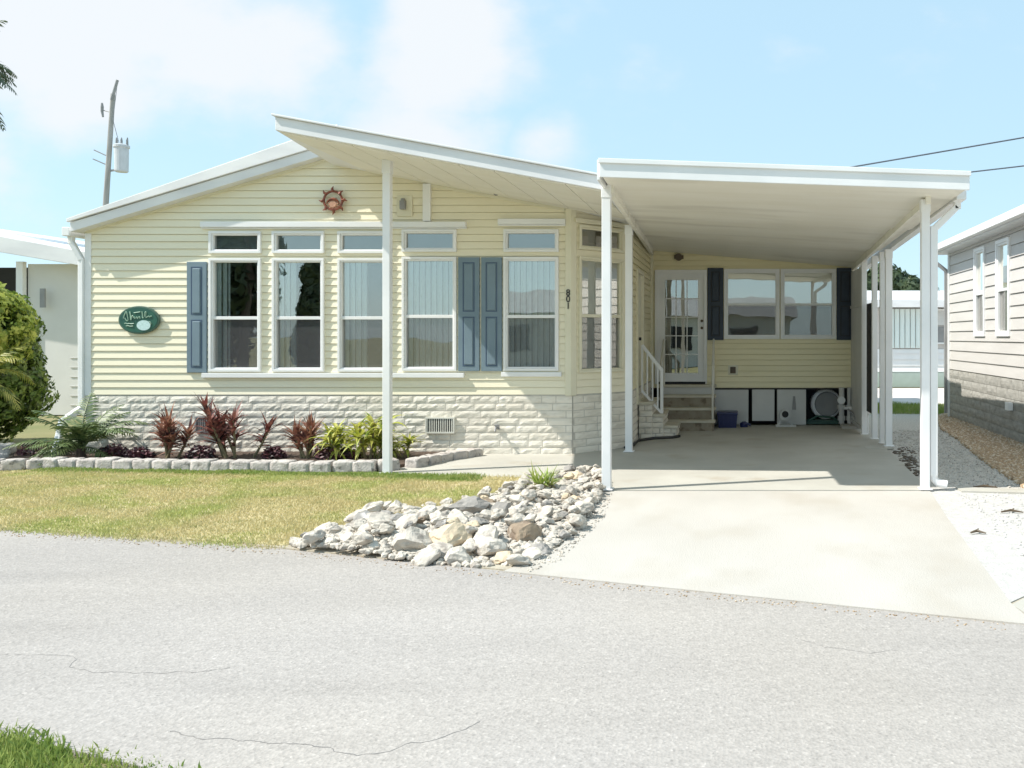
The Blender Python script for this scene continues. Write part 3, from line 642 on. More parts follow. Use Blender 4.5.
# white utility box/hose reel
reel = empty('hose_reel', P(786, 427, 15.5), 'small white hose reel with a dark centre by the skirting door', 'hose reel')
a = P(785, 415, 15.5); mb = MB(); mb.tube([a+Vector((0, .06, 0)), a+Vector((0, -.06, 0))], .10, 16); mb.bar(a+Vector((-.06, 0, -.08)), Vector((a.x-.14, a.y, .03)), .03); mb.bar(a+Vector((.06, 0, -.08)), Vector((a.x+.14, a.y, .03)), .03); mb.box(a.x-.17, a.x+.2, a.y-.08, a.y+.08, .02, .05); mb.build('reel_frame', MT['white_panel'], reel)
mb = MB(); mb.tube([a+Vector((0, -.062, .02)), a+Vector((0, -.085, .02))], .06, 14); mb.build('hub', MT['dark'], reel)
crate = empty('storage_crate', P(727, 427, 15.4), 'dark blue plastic storage crate beside the steps', 'crate')
a = P(727.5, 427, 15.45); mb = MB(); x = a.x
mb.prism([(x-.16, 15.25, .02), (x+.16, 15.25, .02), (x+.16, 15.6, .02), (x-.16, 15.6, .02)], [(x-.18, 15.23, .25), (x+.18, 15.23, .25), (x+.18, 15.62, .25), (x-.18, 15.62, .25)])
for i in range(5): mb.box(x-.15+i*.07, x-.13+i*.07, 15.225, 15.24, .05, .23)
mb.build('crate_body', MT['bluebox'], crate); mb = MB(); mb.box(x-.19, x+.19, 15.22, 15.63, .25, .30); mb.build('lid', MT['bluebox'], crate, bevel=.012)
mb = MB(); mb.tube([(x+.3, 15.4, .02), (x+.3, 15.4, .09), (x+.3, 15.4, .12)], [.07, .08, .03], 12); mb.tube([(x+.3, 15.35, .1), (x+.42, 15.35, .06)], [.03, .02], 8)
tag(mb.build('watering_can', MT['bluebox']), 'small dark blue can on the floor right of the storage crate', 'can')

# wall decorations
sun_o = empty('sun_ornament', P(333, 200, 11.86), 'copper sun face ornament hung high on the gable wall', 'ornament')
c = P(333, 200.5, 11.84); mb = MB(); R0 = .128
pts = [c+Vector((cos(a)*R0, 0, sin(a)*R0)) for a in [2*pi*i/28 for i in range(29)]]; mb.tube(pts, .017, 6, False)
for i in range(8):
    a = pi/2+2*pi*i/8; o = c+Vector((cos(a)*R0, 0, sin(a)*R0)); s_ = Vector((-sin(a), 0, cos(a)))
    mb.tube([o, o+Vector((cos(a), 0, sin(a)))*.035+s_*.012, o+Vector((cos(a), 0, sin(a)))*.072-s_*.006], [.026, .018, .003], 6)
mb.build('ring', MT['copper'], sun_o)
mb = MB(); mb.tube([c+Vector((cos(a)*.085, -.005, -.055+sin(a)*.075)) for a in [pi*(.02+.96*i/12) for i in range(13)]], [.006+.013*sin(pi*i/12) for i in range(13)], 6); mb.build('moon', MT['copper'], sun_o)
mb = MB()
for i in range(7): a = -pi*.1-pi*.8*i/6; mb.tube([c+Vector((cos(a)*.05, 0, -.03+sin(a)*.03)), c+Vector((cos(a)*.11, 0, -.01+sin(a)*.105))], [.012, .005], 5)
mb.tube([c+Vector((0, .004, -.05)), c+Vector((0, -.012, -.05))], [.06, .045], 14); mb.build('face', MT['copper_pale'], sun_o)

sign = empty('oval_sign', P(140, 320, 11.86), 'dark green oval name sign on the left of the front wall', 'sign')
c = P(140, 320, 11.87)
def ell(rx, rz, cx=0, cz=0, n=40): return [Vector((c.x+cx+rx*cos(2*pi*i/n), 0, c.z+cz+rz*sin(2*pi*i/n))) for i in range(n)]
def plate(mb, ring_, y0, y1): mb.prism([Vector((p.x, y0, p.z)) for p in ring_], [Vector((p.x, y1, p.z)) for p in ring_])
mb = MB(); plate(mb, ell(.285, .195), 11.875, 11.845); mb.build('board', MT['sign_edge'], sign, bevel=.004)
mb = MB(); plate(mb, ell(.262, .174), 11.846, 11.838); mb.build('face', MT['sign_green'], sign)
mb = MB(); plate(mb, ell(.095, .07, .075, -.075), 11.839, 11.832); mb.build('picture', MT['sign_white'], sign)
mb = MB()
def stroke(pts, r=.006): 
    P3 = [Vector((c.x+x, 11.833, c.z+z)) for x, z in pts]; out = []
    for i in range(len(P3)-1):
        for k in range(4):
            t_ = k/4; p0 = P3[max(i-1, 0)]; p1 = P3[i]; p2 = P3[i+1]; p3 = P3[min(i+2, len(P3)-1)]
            out.append(.5*((2*p1)+(-p0+p2)*t_+(2*p0-5*p1+4*p2-p3)*t_*t_+(-p0+3*p1-3*p2+p3)*t_**3))
    out.append(P3[-1]); mb.tube(out, r, 5)
stroke([(-.205, .02), (-.19, .07), (-.165, .115), (-.15, .06), (-.14, .0), (-.16, -.01), (-.185, .03)], .007)
stroke([(-.115, .12), (-.105, .06), (-.10, .0), (-.085, .05), (-.07, .06)], .008)
stroke([(-.07, .035), (-.055, .045), (-.05, .02), (-.035, .03), (-.02, .045), (-.01, .02), (.005, .04), (.02, .045), (.028, .018)], .006)
stroke([(-.06, .10), (-.02, .105), (.03, .112)], .006)
stroke([(.055, .12), (.06, .07), (.062, .03), (.075, .035)], .006); stroke([(.085, .04), (.095, .10), (.11, .11), (.105, .06), (.11, .035), (.13, .045), (.145, .055), (.16, .04), (.175, .055), (.19, .05)], .006)
stroke([(-.19, -.05), (-.17, -.045), (-.15, -.055), (-.13, -.048), (-.10, -.053), (-.06, -.05)], .005); stroke([(-.17, -.085), (-.14, -.08), (-.11, -.088), (-.07, -.084)], .005)
stroke([(.15, -.02), (.17, -.03), (.18, -.05), (.165, -.07)], .005)
mb.build('lettering', MT['sign_text'], sign)

def text_part(s, loc, size, m, parent, name, rot=0):
    cu = bpy.data.curves.new(name, 'FONT'); cu.body = s; cu.size = size; cu.extrude = .004; cu.align_x = 'CENTER'; cu.offset = .001
    tmp = bpy.data.objects.new('tmp', cu); col.objects.link(tmp); dg = bpy.context.evaluated_depsgraph_get(); me = bpy.data.meshes.new_from_object(tmp.evaluated_get(dg)); bpy.data.objects.remove(tmp)
    me.transform(Matrix.Translation(loc) @ Matrix.Rotation(rot, 4, 'Z') @ Matrix.Rotation(pi/2, 4, 'X')); me.materials.clear(); me.materials.append(m)
    o = bpy.data.objects.new(name, me); col.objects.link(o)
    if parent: o.parent = parent
    return o
for ch, py in (('8', 295.5), ('0', 302), ('1', 308.8)):
    p = P(568, py, 11.84); text_part(ch, Vector((p.x, 11.849, p.z)), .125, MT['dark'], house, 'house_number')

# ------------------------------------------------------------------ CARPORT
cp = empty('carport', (0, 9, 0), 'white flat roofed carport on slim posts over the driveway', 'carport')
FL = P(600, 177.5, 8.55); FR_ = P(969, 190, 8.55); BL = P(651, 250, YB); BR = P(857, 267, YB)
FL.z = 3.26; 
th = .17
tops = [Vector((v.x, v.y, v.z)) for v in (FL, FR_, BR, BL)]
mb = MB(); up = Vector((0, 0, .045)); 
mb.prism([v+up for v in tops], [v+Vector((0, 0, th+.0)) for v in tops])
cr = mb.build('roof', MT['roof'], cp)
mb = MB()   # ceiling pans: long panels running across, each with a small step
def lerp(a, b, t_): return a*(1-t_)+b*t_
cuts = [0.0, .36, .66, 1.0]
for i in range(3):
    a0, a1 = cuts[i]+.004, cuts[i+1]-.002; L0 = lerp(FL, BL, a0); R0_ = lerp(FR_, BR, a0); L1 = lerp(FL, BL, a1); R1 = lerp(FR_, BR, a1)
    lo = [L0+Vector((.02, 0, .012)), R0_+Vector((-.02, 0, .012)), R1+Vector((-.02, 0, -.012)), L1+Vector((.02, 0, -.012))]
    mb.prism([v.copy() for v in lo], [v+Vector((0, 0, .045)) for v in lo])
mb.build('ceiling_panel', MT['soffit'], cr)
mb = MB()
def edge(a, b, w, lo, hi):
    d = (b-a).normalized(); n_ = Vector((d.y, -d.x, 0)).normalized()*w
    mb.prism([a+Vector((0,0,lo)), a+n_+Vector((0,0,lo)), a+n_+Vector((0,0,hi)), a+Vector((0,0,hi))], [b+Vector((0,0,lo)), b+n_+Vector((0,0,lo)), b+n_+Vector((0,0,hi)), b+Vector((0,0,hi))])
edge(FL, FR_, .03, -.005, th+.01); edge(FL+Vector((-.01,-.03,0)), FR_+Vector((.01,-.03,0)), .02, th-.035, th+.012)
mb.build('fascia', MT['trim'], cr, bevel=.004)
mb = MB(); edge(BL, FL, .03, -.03, th+.005); mb.build('side_beam', MT['trim'], cr, bevel=.004)
mb = MB()  # beams carrying the roof over the post lines
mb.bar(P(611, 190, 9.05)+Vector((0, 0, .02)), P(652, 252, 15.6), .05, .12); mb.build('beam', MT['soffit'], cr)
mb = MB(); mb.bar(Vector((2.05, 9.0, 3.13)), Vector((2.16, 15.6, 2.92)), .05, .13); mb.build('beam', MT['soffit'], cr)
mb = MB()   # gutter on the right, box profile
a, b = Vector((FR_.x-.02, 8.95, 3.10)), Vector((BR.x+.06, 15.9, 2.86))
for dx0, dx1, z0, z1 in ((0, .10, 0, .01), (0, .01, .01, .11), (.09, .10, .01, .11)): mb.prism([a+Vector((dx0,0,z0)), a+Vector((dx1,0,z0)), a+Vector((dx1,0,z1)), a+Vector((dx0,0,z1))], [b+Vector((dx0,0,z0)), b+Vector((dx1,0,z0)), b+Vector((dx1,0,z1)), b+Vector((dx0,0,z1))])
mb.box(a.x, a.x+.1, a.y-.012, a.y, a.z, a.z+.11)
gt = mb.build('gutter', MT['trim'], cp)
px_ = (925.0-CX)/F*9.1
mb = MB(); mb.bar((a.x+.05, 9.12, 3.12), (a.x+.05, 9.12, 3.02), .07); mb.bar((a.x+.05, 9.12, 3.05), (px_+.095, 9.12, 2.80), .07); mb.bar((px_+.095, 9.12, 2.84), (px_+.095, 9.12, .16), .08)
mb.tube([(px_+.095, 9.12, .22), (px_+.10, 9.12, .13), (px_+.14, 9.12, .085), (px_+.24, 9.10, .07)], .045, 10)
mb.build('downspout', MT['trim'], gt, bevel=.008)
def cpost(px, Y, ztop, w=.085):
    mb = MB(); x = (px-CX)/F*Y; mb.box(x-w/2, x+w/2, Y-w/2, Y+w/2, .02, ztop); mb.box(x-w*.75, x+w*.75, Y-w*.75, Y+w*.75, .02, .034); mb.box(x-w/2-.005, x+w/2+.005, Y-w/2-.005, Y+w/2+.005, ztop-.14, ztop-.002)
    return mb.build('post', MT['trim'], cp, bevel=.006)
cpost(606.7, 9.08, 3.27, .095); cpost(629, 12.09, 3.24, .10); cpost(925, 9.1, 3.12, .09); cpost(888.5, 12.7, 2.96, .10); cpost(882, 13.05, 2.96, .07); cpost(874.5, 13.6, 2.95, .085); cpost(864, 14.25, 2.93, .085)
mb = MB()   # white slatted side wall between last post and the house corner
for i in range(9): y = 14.36+i*.15; mb.box(2.14, 2.16, y, y+.135, .15, 2.84)
mb.box(2.12, 2.18, 14.30, 15.66, 2.17, 2.22); mb.box(2.12, 2.18, 14.30, 15.66, .09, .148); mb.build('side_panel', MT['white_panel'], cp)
mb = MB(); mb.box(2.19, 2.21, 13.70, 14.15, .42, 2.2); mb.build('dark_gap_panel', MT['dark'], cp)  # black panel added to give the gap between the side posts its darkness
mb = MB(); c = P(868, 411, 14.3); mb.tube([c+Vector((0,0,-.06)), c+Vector((0,0,-.02)), c+Vector((0,0,.03)), c+Vector((0,0,.05))], [.03, .055, .05, .01], 10); mb.tube([c+Vector((0,0,-.06)), Vector((c.x, c.y, .0))], .012); tag(mb.build('path_light', MT['trim']), 'small white globe path light behind the carport side posts', 'light')

# ------------------------------------------------------------------ steps
st = empty('entry_steps', (-.82, 15.2, 0), 'straight steps with pale treads and block risers up to the glazed door', 'steps')
xs0, xs1 = P(661, 0, 15.2).x, P(716, 0, 15.2).x
lv = [(.78, 15.66, 15.42), (.61, 15.42, 15.18), (.405, 15.18, 14.94), (.205, 14.94, 14.72)]
for i, (z, yb, yf) in enumerate(lv):
    mb = MB(); mb.box(xs0+.02, xs1-.03, yf+.02, 15.66 if i == 0 else yb+.02-.003, .02, z-.04); 
    if i == 0: mb.build('landing_base', MT['white_panel'], st)
    else: mb.build('riser', MT['riser'], st)
    mb = MB(); mb.box(xs0, xs1, yf-.01, yb+.004, z-.045, z); mb.build('tread', MT['step'], st, bevel=.006)
def rail(pts_top, posts, parent, r=.02):
    mb = MB(); mb.tube(pts_top, r, 8); 
    for p, q in posts: mb.tube([p, q], r*.9, 8)
    return mb.build('railing', MT['rail'], parent)
xr = xs1-.05
rail([(xr, 15.62, 1.60), (xr, 15.50, 1.60), (xr, 14.80, 1.12)], [((xr, 14.80, .2), (xr, 14.80, 1.12)), ((xr, 15.5, .78), (xr, 15.5, 1.6))], st)
xl = xs0+.03
rail([(xl, 15.62, 1.60), (xl, 15.50, 1.60), (xl, 14.80, 1.10)], [((xl, 14.80, .2), (xl, 14.80, 1.10)), ((xl, 15.5, .78), (xl, 15.5, 1.6))], st)
s2 = empty('side_steps', (-1.3, 13.9, 0), 'short flight of stone block steps with white rail at the side door', 'steps')
for (xa, xb, ya, yb, z) in ((-1.53, -.96, 13.75, 14.45, .22), (-1.53, -1.16, 13.6, 14.5, .42), (-1.53, -1.33, 13.5, 14.55, .62)):
    fr = Fr((xa, ya), (xb, ya)); mb = LB(fr); blocks(mb, 0, fr.L, .02, z-.05, ch=.085, bl=.25, seed=int(z*100)); fr2 = Fr((xb, ya), (xb, yb)); mb.tf = fr2; blocks(mb, 0, fr2.L, .02, z-.05, ch=.085, bl=.25, seed=int(z*90)); mb.build('block_riser', MT['stone'], s2)
    mb = MB(); mb.box(xa, xb-.01, ya+.012, yb, .02, z-.052); mb.build('core', MT['mortar'], s2)
    mb = MB(); mb.box(xa-.01, xb+.035, ya-.035, yb, z-.05, z); mb.build('tread', MT['step'], s2, bevel=.008)
mb = MB()
xa = -1.12; ya = 13.72
mb.bar((xa-.06, ya, .2), (xa-.06, ya, 1.12), .045); mb.bar((-1.5, ya, 1.52), (xa-.05, ya, 1.10), .05); mb.bar((-1.5, ya, .78), (xa-.06, ya, .42), .035)
for i in range(4): x = -1.5+i*.085; zt = 1.5-(x+1.5)*1.05; mb.bar((x, ya, zt-.75), (x, ya, zt), .022)
mb.build('railing', MT['trim'], s2)
mb = MB(); hp = [(-1.60, 12.35), (-1.52, 12.6), (-1.50, 13.2), (-1.3, 13.5), (-1.0, 13.62), (-.90, 13.8)]
mb.tube([(x, y, .045) for x, y in hp], .022, 6); tag(mb.build('garden_hose', MT['black_hose']), 'black hose lying along the foot of the stone steps', 'hose')

# ------------------------------------------------------------------ front bed edging
blk = []
def edging_block(seed):
    r = random.Random(seed); bm = bmesh.new(); bmesh.ops.create_cube(bm, size=1); bmesh.ops.scale(bm, vec=(.245, .18, .14), verts=bm.verts)
    bmesh.ops.subdivide_edges(bm, edges=bm.edges[:], cuts=5, use_grid_fill=True)
    for v in bm.verts:
        n_ = noise.noise_vector(v.co*14+Vector((seed*7, 3, 1)))*.012
        k = 1-.10*(abs(v.co.x)/.125)**4*(abs(v.co.z)/.08)**3
        v.co = Vector((v.co.x*k, v.co.y*k, v.co.z*(1-.06*(abs(v.co.x)/.125)**4)))+n_
    me = bpy.data.meshes.new('edging_block'); bm.to_mesh(me); bm.free(); me.materials.append(MT['edge']); me.polygons.foreach_set('use_smooth', [True]*len(me.polygons)); return me
bl_m = [edging_block(i) for i in range(6)]
def lay(path, z, group, label, start=0):
    pts = [Vector((p[0], p[1], 0)) for p in path]; out = []; step = .252; carry = step/2; i = 0
    for a, b in zip(pts, pts[1:]):
        L = (b-a).length; d = (b-a)/L; s_ = carry
        while s_ < L:
            p = a+d*s_; o = bpy.data.objects.new('edging_block', bl_m[(i*5+start) % 6]); col.objects.link(o)
            o.location = (p.x+random.uniform(-.008, .008), p.y+random.uniform(-.01, .01), z+random.uniform(-.006, .006)); o.rotation_euler = (random.uniform(-.03, .03), random.uniform(-.03, .03), math.atan2(d.y, d.x)+random.uniform(-.05, .05)+(pi if i % 3 == 0 else 0))
            tag(o, label, 'edging block', group); i += 1; s_ += step; out.append(o)
        carry = s_-L
    words_ = ['first', 'second', 'third', 'fourth', 'fifth', 'sixth', 'seventh', 'eighth', 'ninth', 'tenth', 'eleventh', 'twelfth', 'thirteenth', 'fourteenth', 'fifteenth', 'sixteenth', 'seventeenth', 'eighteenth', 'nineteenth', 'twentieth', 'twenty-first', 'twenty-second', 'twenty-third', 'twenty-fourth']
    for n_, o in enumerate(out): o['label'] = words_[n_]+' '+label
    return out
p0 = G(62, 475)
row = lay([(-8.62, 10.62), (-7.0, 10.45), (-5.2, 10.30), (-4.45, 10.32), (-4.15, 10.52)], .075, 'grey edging blocks in front of the flower bed', 'edging block from the left in the long row between flower bed and lawn')
row2 = lay([(-4.05, 10.62), (-3.85, 11.25), (-3.55, 11.75)], .05, 'edging blocks beside the walkway', 'edging block from the lawn in the short curve beside the walkway')
row3 = lay([(-11.2, 9.95), (-9.6, 10.22), (-8.60, 10.60)], .07, 'edging blocks left of the bed corner', 'edging block from the left in the lower front row below the shrub')
row4 = lay([(-11.6, 10.95), (-10.6, 11.05), (-9.75, 11.3)], .16, 'upper edging blocks under the shrub', 'edging block from the left in the raised row under the big shrub')
row5 = lay([(-11.6, 10.93), (-10.6, 11.03), (-9.75, 11.28)], .055, 'second course of blocks under the shrub', 'edging block from the left in the course carrying the raised row')

# ------------------------------------------------------------------ plants
def strap(mb, base, az, el, L, w, droop, r, segs=6):
    d = Vector((cos(az)*cos(el), sin(az)*cos(el), sin(el))); side = Vector((-sin(az), cos(az), 0)); side = (side+Vector((0,0,r.uniform(-.4,.4)))).normalized(); pts = []; ws = []; p = Vector(base)
    for i in range(segs+1):
        t_ = i/segs; pts.append(p.copy()); ws.append(w*(.35+.65*sin(pi*min(1, t_*1.1+.12)))*(1-.75*t_**3)); d = (d+Vector((0,0,-droop/segs))).normalized(); p += d*L/segs
    ws[-1] = w*.05; mb.ribbon(pts, ws, side)
def cordyline(name, base, stems, h, L, w, m, label, cat='plant', n=34, seed=0, group=None, droop=1.1, spread=.15, up=0):
    r = random.Random(seed); root = empty(name, base, label, cat, group); leaf = MB(); sm = MB()
    for i in range(stems):
        a = r.uniform(0, 2*pi); q = Vector(base)+Vector((cos(a)*spread*r.random(), sin(a)*spread*.6*r.random(), 0)); top = q+Vector((cos(a)*spread*.9, sin(a)*spread*.6, h*r.uniform(.55, 1)))
        sm.tube([q, (q+top)/2+Vector((.01, 0, 0)), top], [.018, .015, .012], 6)
        for k in range(n):
            t_ = r.random()**.6; b = lerp(q, top, .25+.75*t_); az = k*2.4+r.uniform(-.3, .3); el = r.uniform(.1, .9)+t_*.5+up
            strap(leaf, b, az, el, L*r.uniform(.65, 1.15), w*r.uniform(.7, 1.2), droop*r.uniform(.5, 1.3), r)
    leaf.build('foliage', m, root); sm.build('stem', MT['stem'], root); return root
MT['red_leaf'] = leafmat('cordyline_leaf', (.19,.06,.055), (.36,.17,.12), (.07,.03,.035), trans=.25, scale=9)
MT['red_leaf2'] = leafmat('copper_leaf', (.25,.10,.07), (.44,.24,.16), (.09,.035,.035), trans=.25, scale=11)
MT['lime'] = leafmat('lime_leaf', (.42,.46,.07), (.58,.56,.14), (.2,.28,.04), trans=.35, scale=8)
MT['cycad'] = leafmat('palm_leaf', (.11,.17,.055), (.20,.25,.10), (.05,.09,.03), trans=.2, scale=8)
MT['plum'] = leafmat('plum_leaf', (.10,.04,.05), (.17,.06,.07), (.04,.03,.03), trans=.2, scale=12)
cordyline('cordyline', G(163, 463)+Vector((0, .1, .05)), 5, .48, .30, .045, MT['red_leaf2'], 'reddish copper leaved cordyline, leftmost red plant in the bed', seed=1, spread=.17, up=.12, droop=1.0)
cordyline('cordyline', G(232, 462)+Vector((0, .1, .05)), 7, .66, .30, .045, MT['red_leaf'], 'tallest dark red cordyline, in front of the stone skirt vent', seed=2, spread=.26, up=.12, droop=1.0)
cordyline('cordyline', G(304, 463)+Vector((0, .1, .05)), 5, .42, .30, .038, MT['red_leaf2'], 'lower spiky bronze cordyline next to the yellow plant', seed=3, spread=.16, up=.15, droop=.9)
cordyline('yellow_dracaena', G(364, 463)+Vector((0, .1, .05)), 9, .52, .32, .05, MT['lime'], 'bright yellow green leafy plant left of the overhang post', seed=4, spread=.32, droop=1.9)
cordyline('yellow_dracaena', G(398, 462)+Vector((0, .1, .05)), 5, .34, .28, .045, MT['lime'], 'small yellow green plant right of the overhang post', seed=5, spread=.2, droop=1.7)
def frond(mb, base, az, el, L, leaf, droop, r, n=22, w=.024, rmb=None):
    d = Vector((cos(az)*cos(el), sin(az)*cos(el), sin(el))); p = Vector(base); side = Vector((-sin(az), cos(az), 0)); pts = [p.copy()]
    for i in range(n):
        p = p+d*L/n; d = (d+Vector((0, 0, -droop/n))).normalized(); pts.append(p.copy()); t_ = i/n
        if t_ < .12: continue
        ll = leaf*sin(pi*min(.97, .15+.85*t_))**.7
        for s_ in (-1, 1):
            v = (side*s_*.8+d*.7+Vector((0, 0, -.25+r.uniform(-.15, .25)))).normalized(); q = p+v*ll*.55; e = q+(v+Vector((0,0,-.45))).normalized()*ll*.45; wd = d*w
            mb.add([p-wd*.3, p+wd*.5, q+wd*.5, q-wd*.4, e], [(0,1,2,3),(3,2,4)])
    (rmb or mb).tube(pts, [.012*(1-.8*i/n) for i in range(n+1)], 4, False)
def palm_clump(name, base, nf, L, leaf, m, label, seed, el=(.5,1.35), droop=1.5, stemh=.1, cat='plant', trunk_r=.05, w=.026):
    r = random.Random(seed); root = empty(name, base, label, cat); mb = MB(); b = Vector(base)+Vector((0,0,stemh))
    for i in range(nf): frond(mb, b+Vector((r.uniform(-.04,.04), r.uniform(-.04,.04), r.uniform(-.05,.03))), i*2.4+r.uniform(-.3,.3), r.uniform(*el), L*r.uniform(.75,1.1), leaf, droop*r.uniform(.7,1.3), r, w=w)
    mb.build('fronds', m, root); t_ = MB(); t_.tube([Vector(base), b], [trunk_r*1.2, trunk_r], 10); t_.build('trunk', MT['trunk'], root); return root
palm_clump('pygmy_palm', G(78, 463)+Vector((0, .05, .05)), 26, .78, .20, MT['cycad'], 'small green date palm with arching feathery fronds by the downspout', 4, el=(.25,1.35), droop=1.3, stemh=.15)
# low plum coloured plants between them
def shrub_low(x, y, rad, m, label, seed, n=260, ls=.035, group=None, name='low_shrub', zs=.8):
    r = random.Random(seed); root = empty(name, (x, y, .05), label, 'shrub', group); mb = MB()
    for i in range(n):
        th = r.uniform(0, 2*pi); ph = math.acos(r.uniform(-.1, 1)); rr = rad*(.55+.5*r.random()); p = Vector((x+rr*sin(ph)*cos(th), y+rr*sin(ph)*sin(th)*.8, .07+max(0, rr*cos(ph)*zs)))
        a = Vector((r.gauss(0,1), r.gauss(0,1), r.gauss(0,.6))).normalized(); b = a.orthogonal().normalized(); s_ = ls*r.uniform(.6, 1.3)
        mb.add([p-a*s_, p+b*s_*.45, p+a*s_, p-b*s_*.45], [(0,1,2,3)])
    mb.build('foliage', m, root); st_ = MB()
    for i in range(6): a = r.uniform(0, 2*pi); st_.tube([(x, y, .04), (x+cos(a)*rad*.5, y+sin(a)*rad*.4, rad*.5+.05)], .006, 4)
    st_.build('stem', MT['stem'], root); return root
for i, (px, py, rad, lab) in enumerate(((108, 463, .20, 'right beside the small date palm'), (135, 464, .17, 'left of the leftmost cordyline'), (196, 464, .19, 'between the leftmost and the tallest cordyline'),
                                  (270, 463, .16, 'between the tallest and the bronze cordyline'), (325, 464, .20, 'at the foot of the bronze cordyline'), (345, 463, .15, 'under the yellow leafy plant'), (30, 459, .22, 'below the big shrub by the lower blocks'))):
    g = G(px, py); shrub_low(g.x, g.y+.1, rad, MT['plum'], 'low plum coloured ground plant ' + lab, 30+i, group='low plum plants in the flower bed')
cordyline('rock_aloe', G(556, 500)+Vector((0, 0, .12)), 3, .06, .24, .022, leafmat('aloe_leaf', (.30,.42,.08), (.42,.48,.14), trans=.25), 'small yellow green spiky plant growing among the white rocks', seed=9, n=22, droop=.5, spread=.16)

# trees and big shrubs: leaf shells over blobs
def crown_mesh(blobs, n, ls, r, gap=.45, flat=.7):
    mb = MB(); tot = sum(b[1]**2 for b in blobs)
    for (c, rad, sq) in blobs:
        k = int(n*rad**2/tot)
        for i in range(k):
            d = Vector((r.gauss(0,1), r.gauss(0,1), r.gauss(0,1))).normalized(); p = Vector(c)+Vector((d.x, d.y, d.z*sq))*rad*(.62+.45*r.random()**.6)*(1+.22*noise.noise(d*2.5+Vector(c)))
            if noise.noise(p*1.9/rad) < -gap: continue
            a = (d.cross(Vector((r.gauss(0,1), r.gauss(0,1), r.gauss(0,1))))).normalized(); a = (a+d*r.uniform(-.2,.6)).normalized(); b = a.cross(d+Vector((r.gauss(0,.5), r.gauss(0,.5), r.gauss(0,.5)))).normalized(); s_ = ls*r.choice([.45, .7, 1, 1.3, 1.6])
            mb.add([p-a*s_*.5, p+b*s_*.3, p+a*s_*.7, p-b*s_*.3], [(0,1,2,3)])
    return mb
def tree(name, base, h, blobs, n, ls, m, label, seed, tr=.12, cat='tree', limbs=True):
    r = random.Random(seed); root = empty(name, base, label, cat); crown_mesh(blobs, n, ls, r).build('crown', m, root); mb = MB(); b = Vector(base)
    t0 = Vector((b.x, b.y, h*.45)); mb.tube([b, lerp(b, t0, .5)+Vector((.03,0,0)), t0], [tr, tr*.8, tr*.6], 8)
    for (c, rad, sq) in blobs: c = Vector(c); mb.tube([t0, lerp(t0, c, .5)+Vector((0,0,.05)), c], [tr*.5, tr*.35, tr*.1], 6)
    mb.build('trunk', MT['trunk'], root); return root
MT['hedge'] = leafmat('hedge_leaf', (.10,.17,.03), (.19,.27,.05), (.05,.08,.02), trans=.3, scale=5)
MT['hedge_top'] = leafmat('new_growth_leaf', (.34,.42,.07), (.50,.53,.13), (.18,.26,.04), trans=.4, scale=7)
MT['tree_dark'] = leafmat('tree_leaf', (.04,.065,.03), (.07,.10,.04), trans=.2, scale=3)
hb = Vector((-11.5, 12.6, 0))
tree('round_shrub', hb, 1.5, [((-11.38, 12.6, .95), .93, 1.0), ((-11.35, 12.6, 1.6), .83, 1.0), ((-12.3, 12.7, 1.3), 1.0, 1.1)], 60000, .07, MT['hedge'], 'big rounded dark green shrub left of the house', 51, tr=.07, cat='shrub')
tree('golden_shrub', hb+Vector((-.4, -.5, 0)), 1.7, [((-11.02, 12.2, 1.78), .74, .9), ((-11.6, 12.1, 2.05), .74, .9), ((-11.15, 12.1, 2.2), .52, .85)], 24000, .07, MT['hedge_top'], 'yellow green bushy top growing over the dark shrub', 52, tr=.04, cat='shrub')
palm_clump('areca_palm', Vector((-10.35, 11.5, .05)), 14, .95, .26, leafmat('areca_leaf', (.30,.33,.06), (.46,.44,.12), (.16,.2,.04), trans=.4), 'yellow green arching palm in front of the big shrub', 8, el=(.6,1.4), droop=2.1, stemh=.95, trunk_r=.04)
# distant palm at the top left and trees behind the right lane
def palm_tree(name, base, h, L, m, label, seed, nf=46):
    r = random.Random(seed); root = empty(name, base, label, 'palm tree'); b = Vector(base); top = b+Vector((.2, 0, h)); mb = MB()
    for i in range(nf): frond(mb, top, i*2.4, r.uniform(-.6, 1.2), L*r.uniform(.8, 1.1), .42, 1.5, r, n=20, w=.06)
    mb.build('fronds', m, root); t_ = MB(); t_.tube([b, lerp(b, top, .5)+Vector((.1,0,0)), top], [.2, .15, .14], 10); t_.build('trunk', MT['trunk'], root); return root
palm_tree('palm_tree', Vector((-18.75, 20, 0)), 8.1, 1.65, MT['tree_dark'], 'tall palm whose fronds reach in at the top left corner', 61)
tree('distant_tree', Vector((6.8, 38, 0)), 4.2, [((6.9, 38, 4.1), .8, .8), ((7.6, 38, 3.8), .9, .6), ((8.4, 38.5, 3.6), .8, .6), ((6.4, 38, 4.4), .5, .9), ((5.6, 38.5, 3.7), 1.2, .7)], 9000, .22, MT['tree_dark'], 'dark tree showing above the far white building', 62)
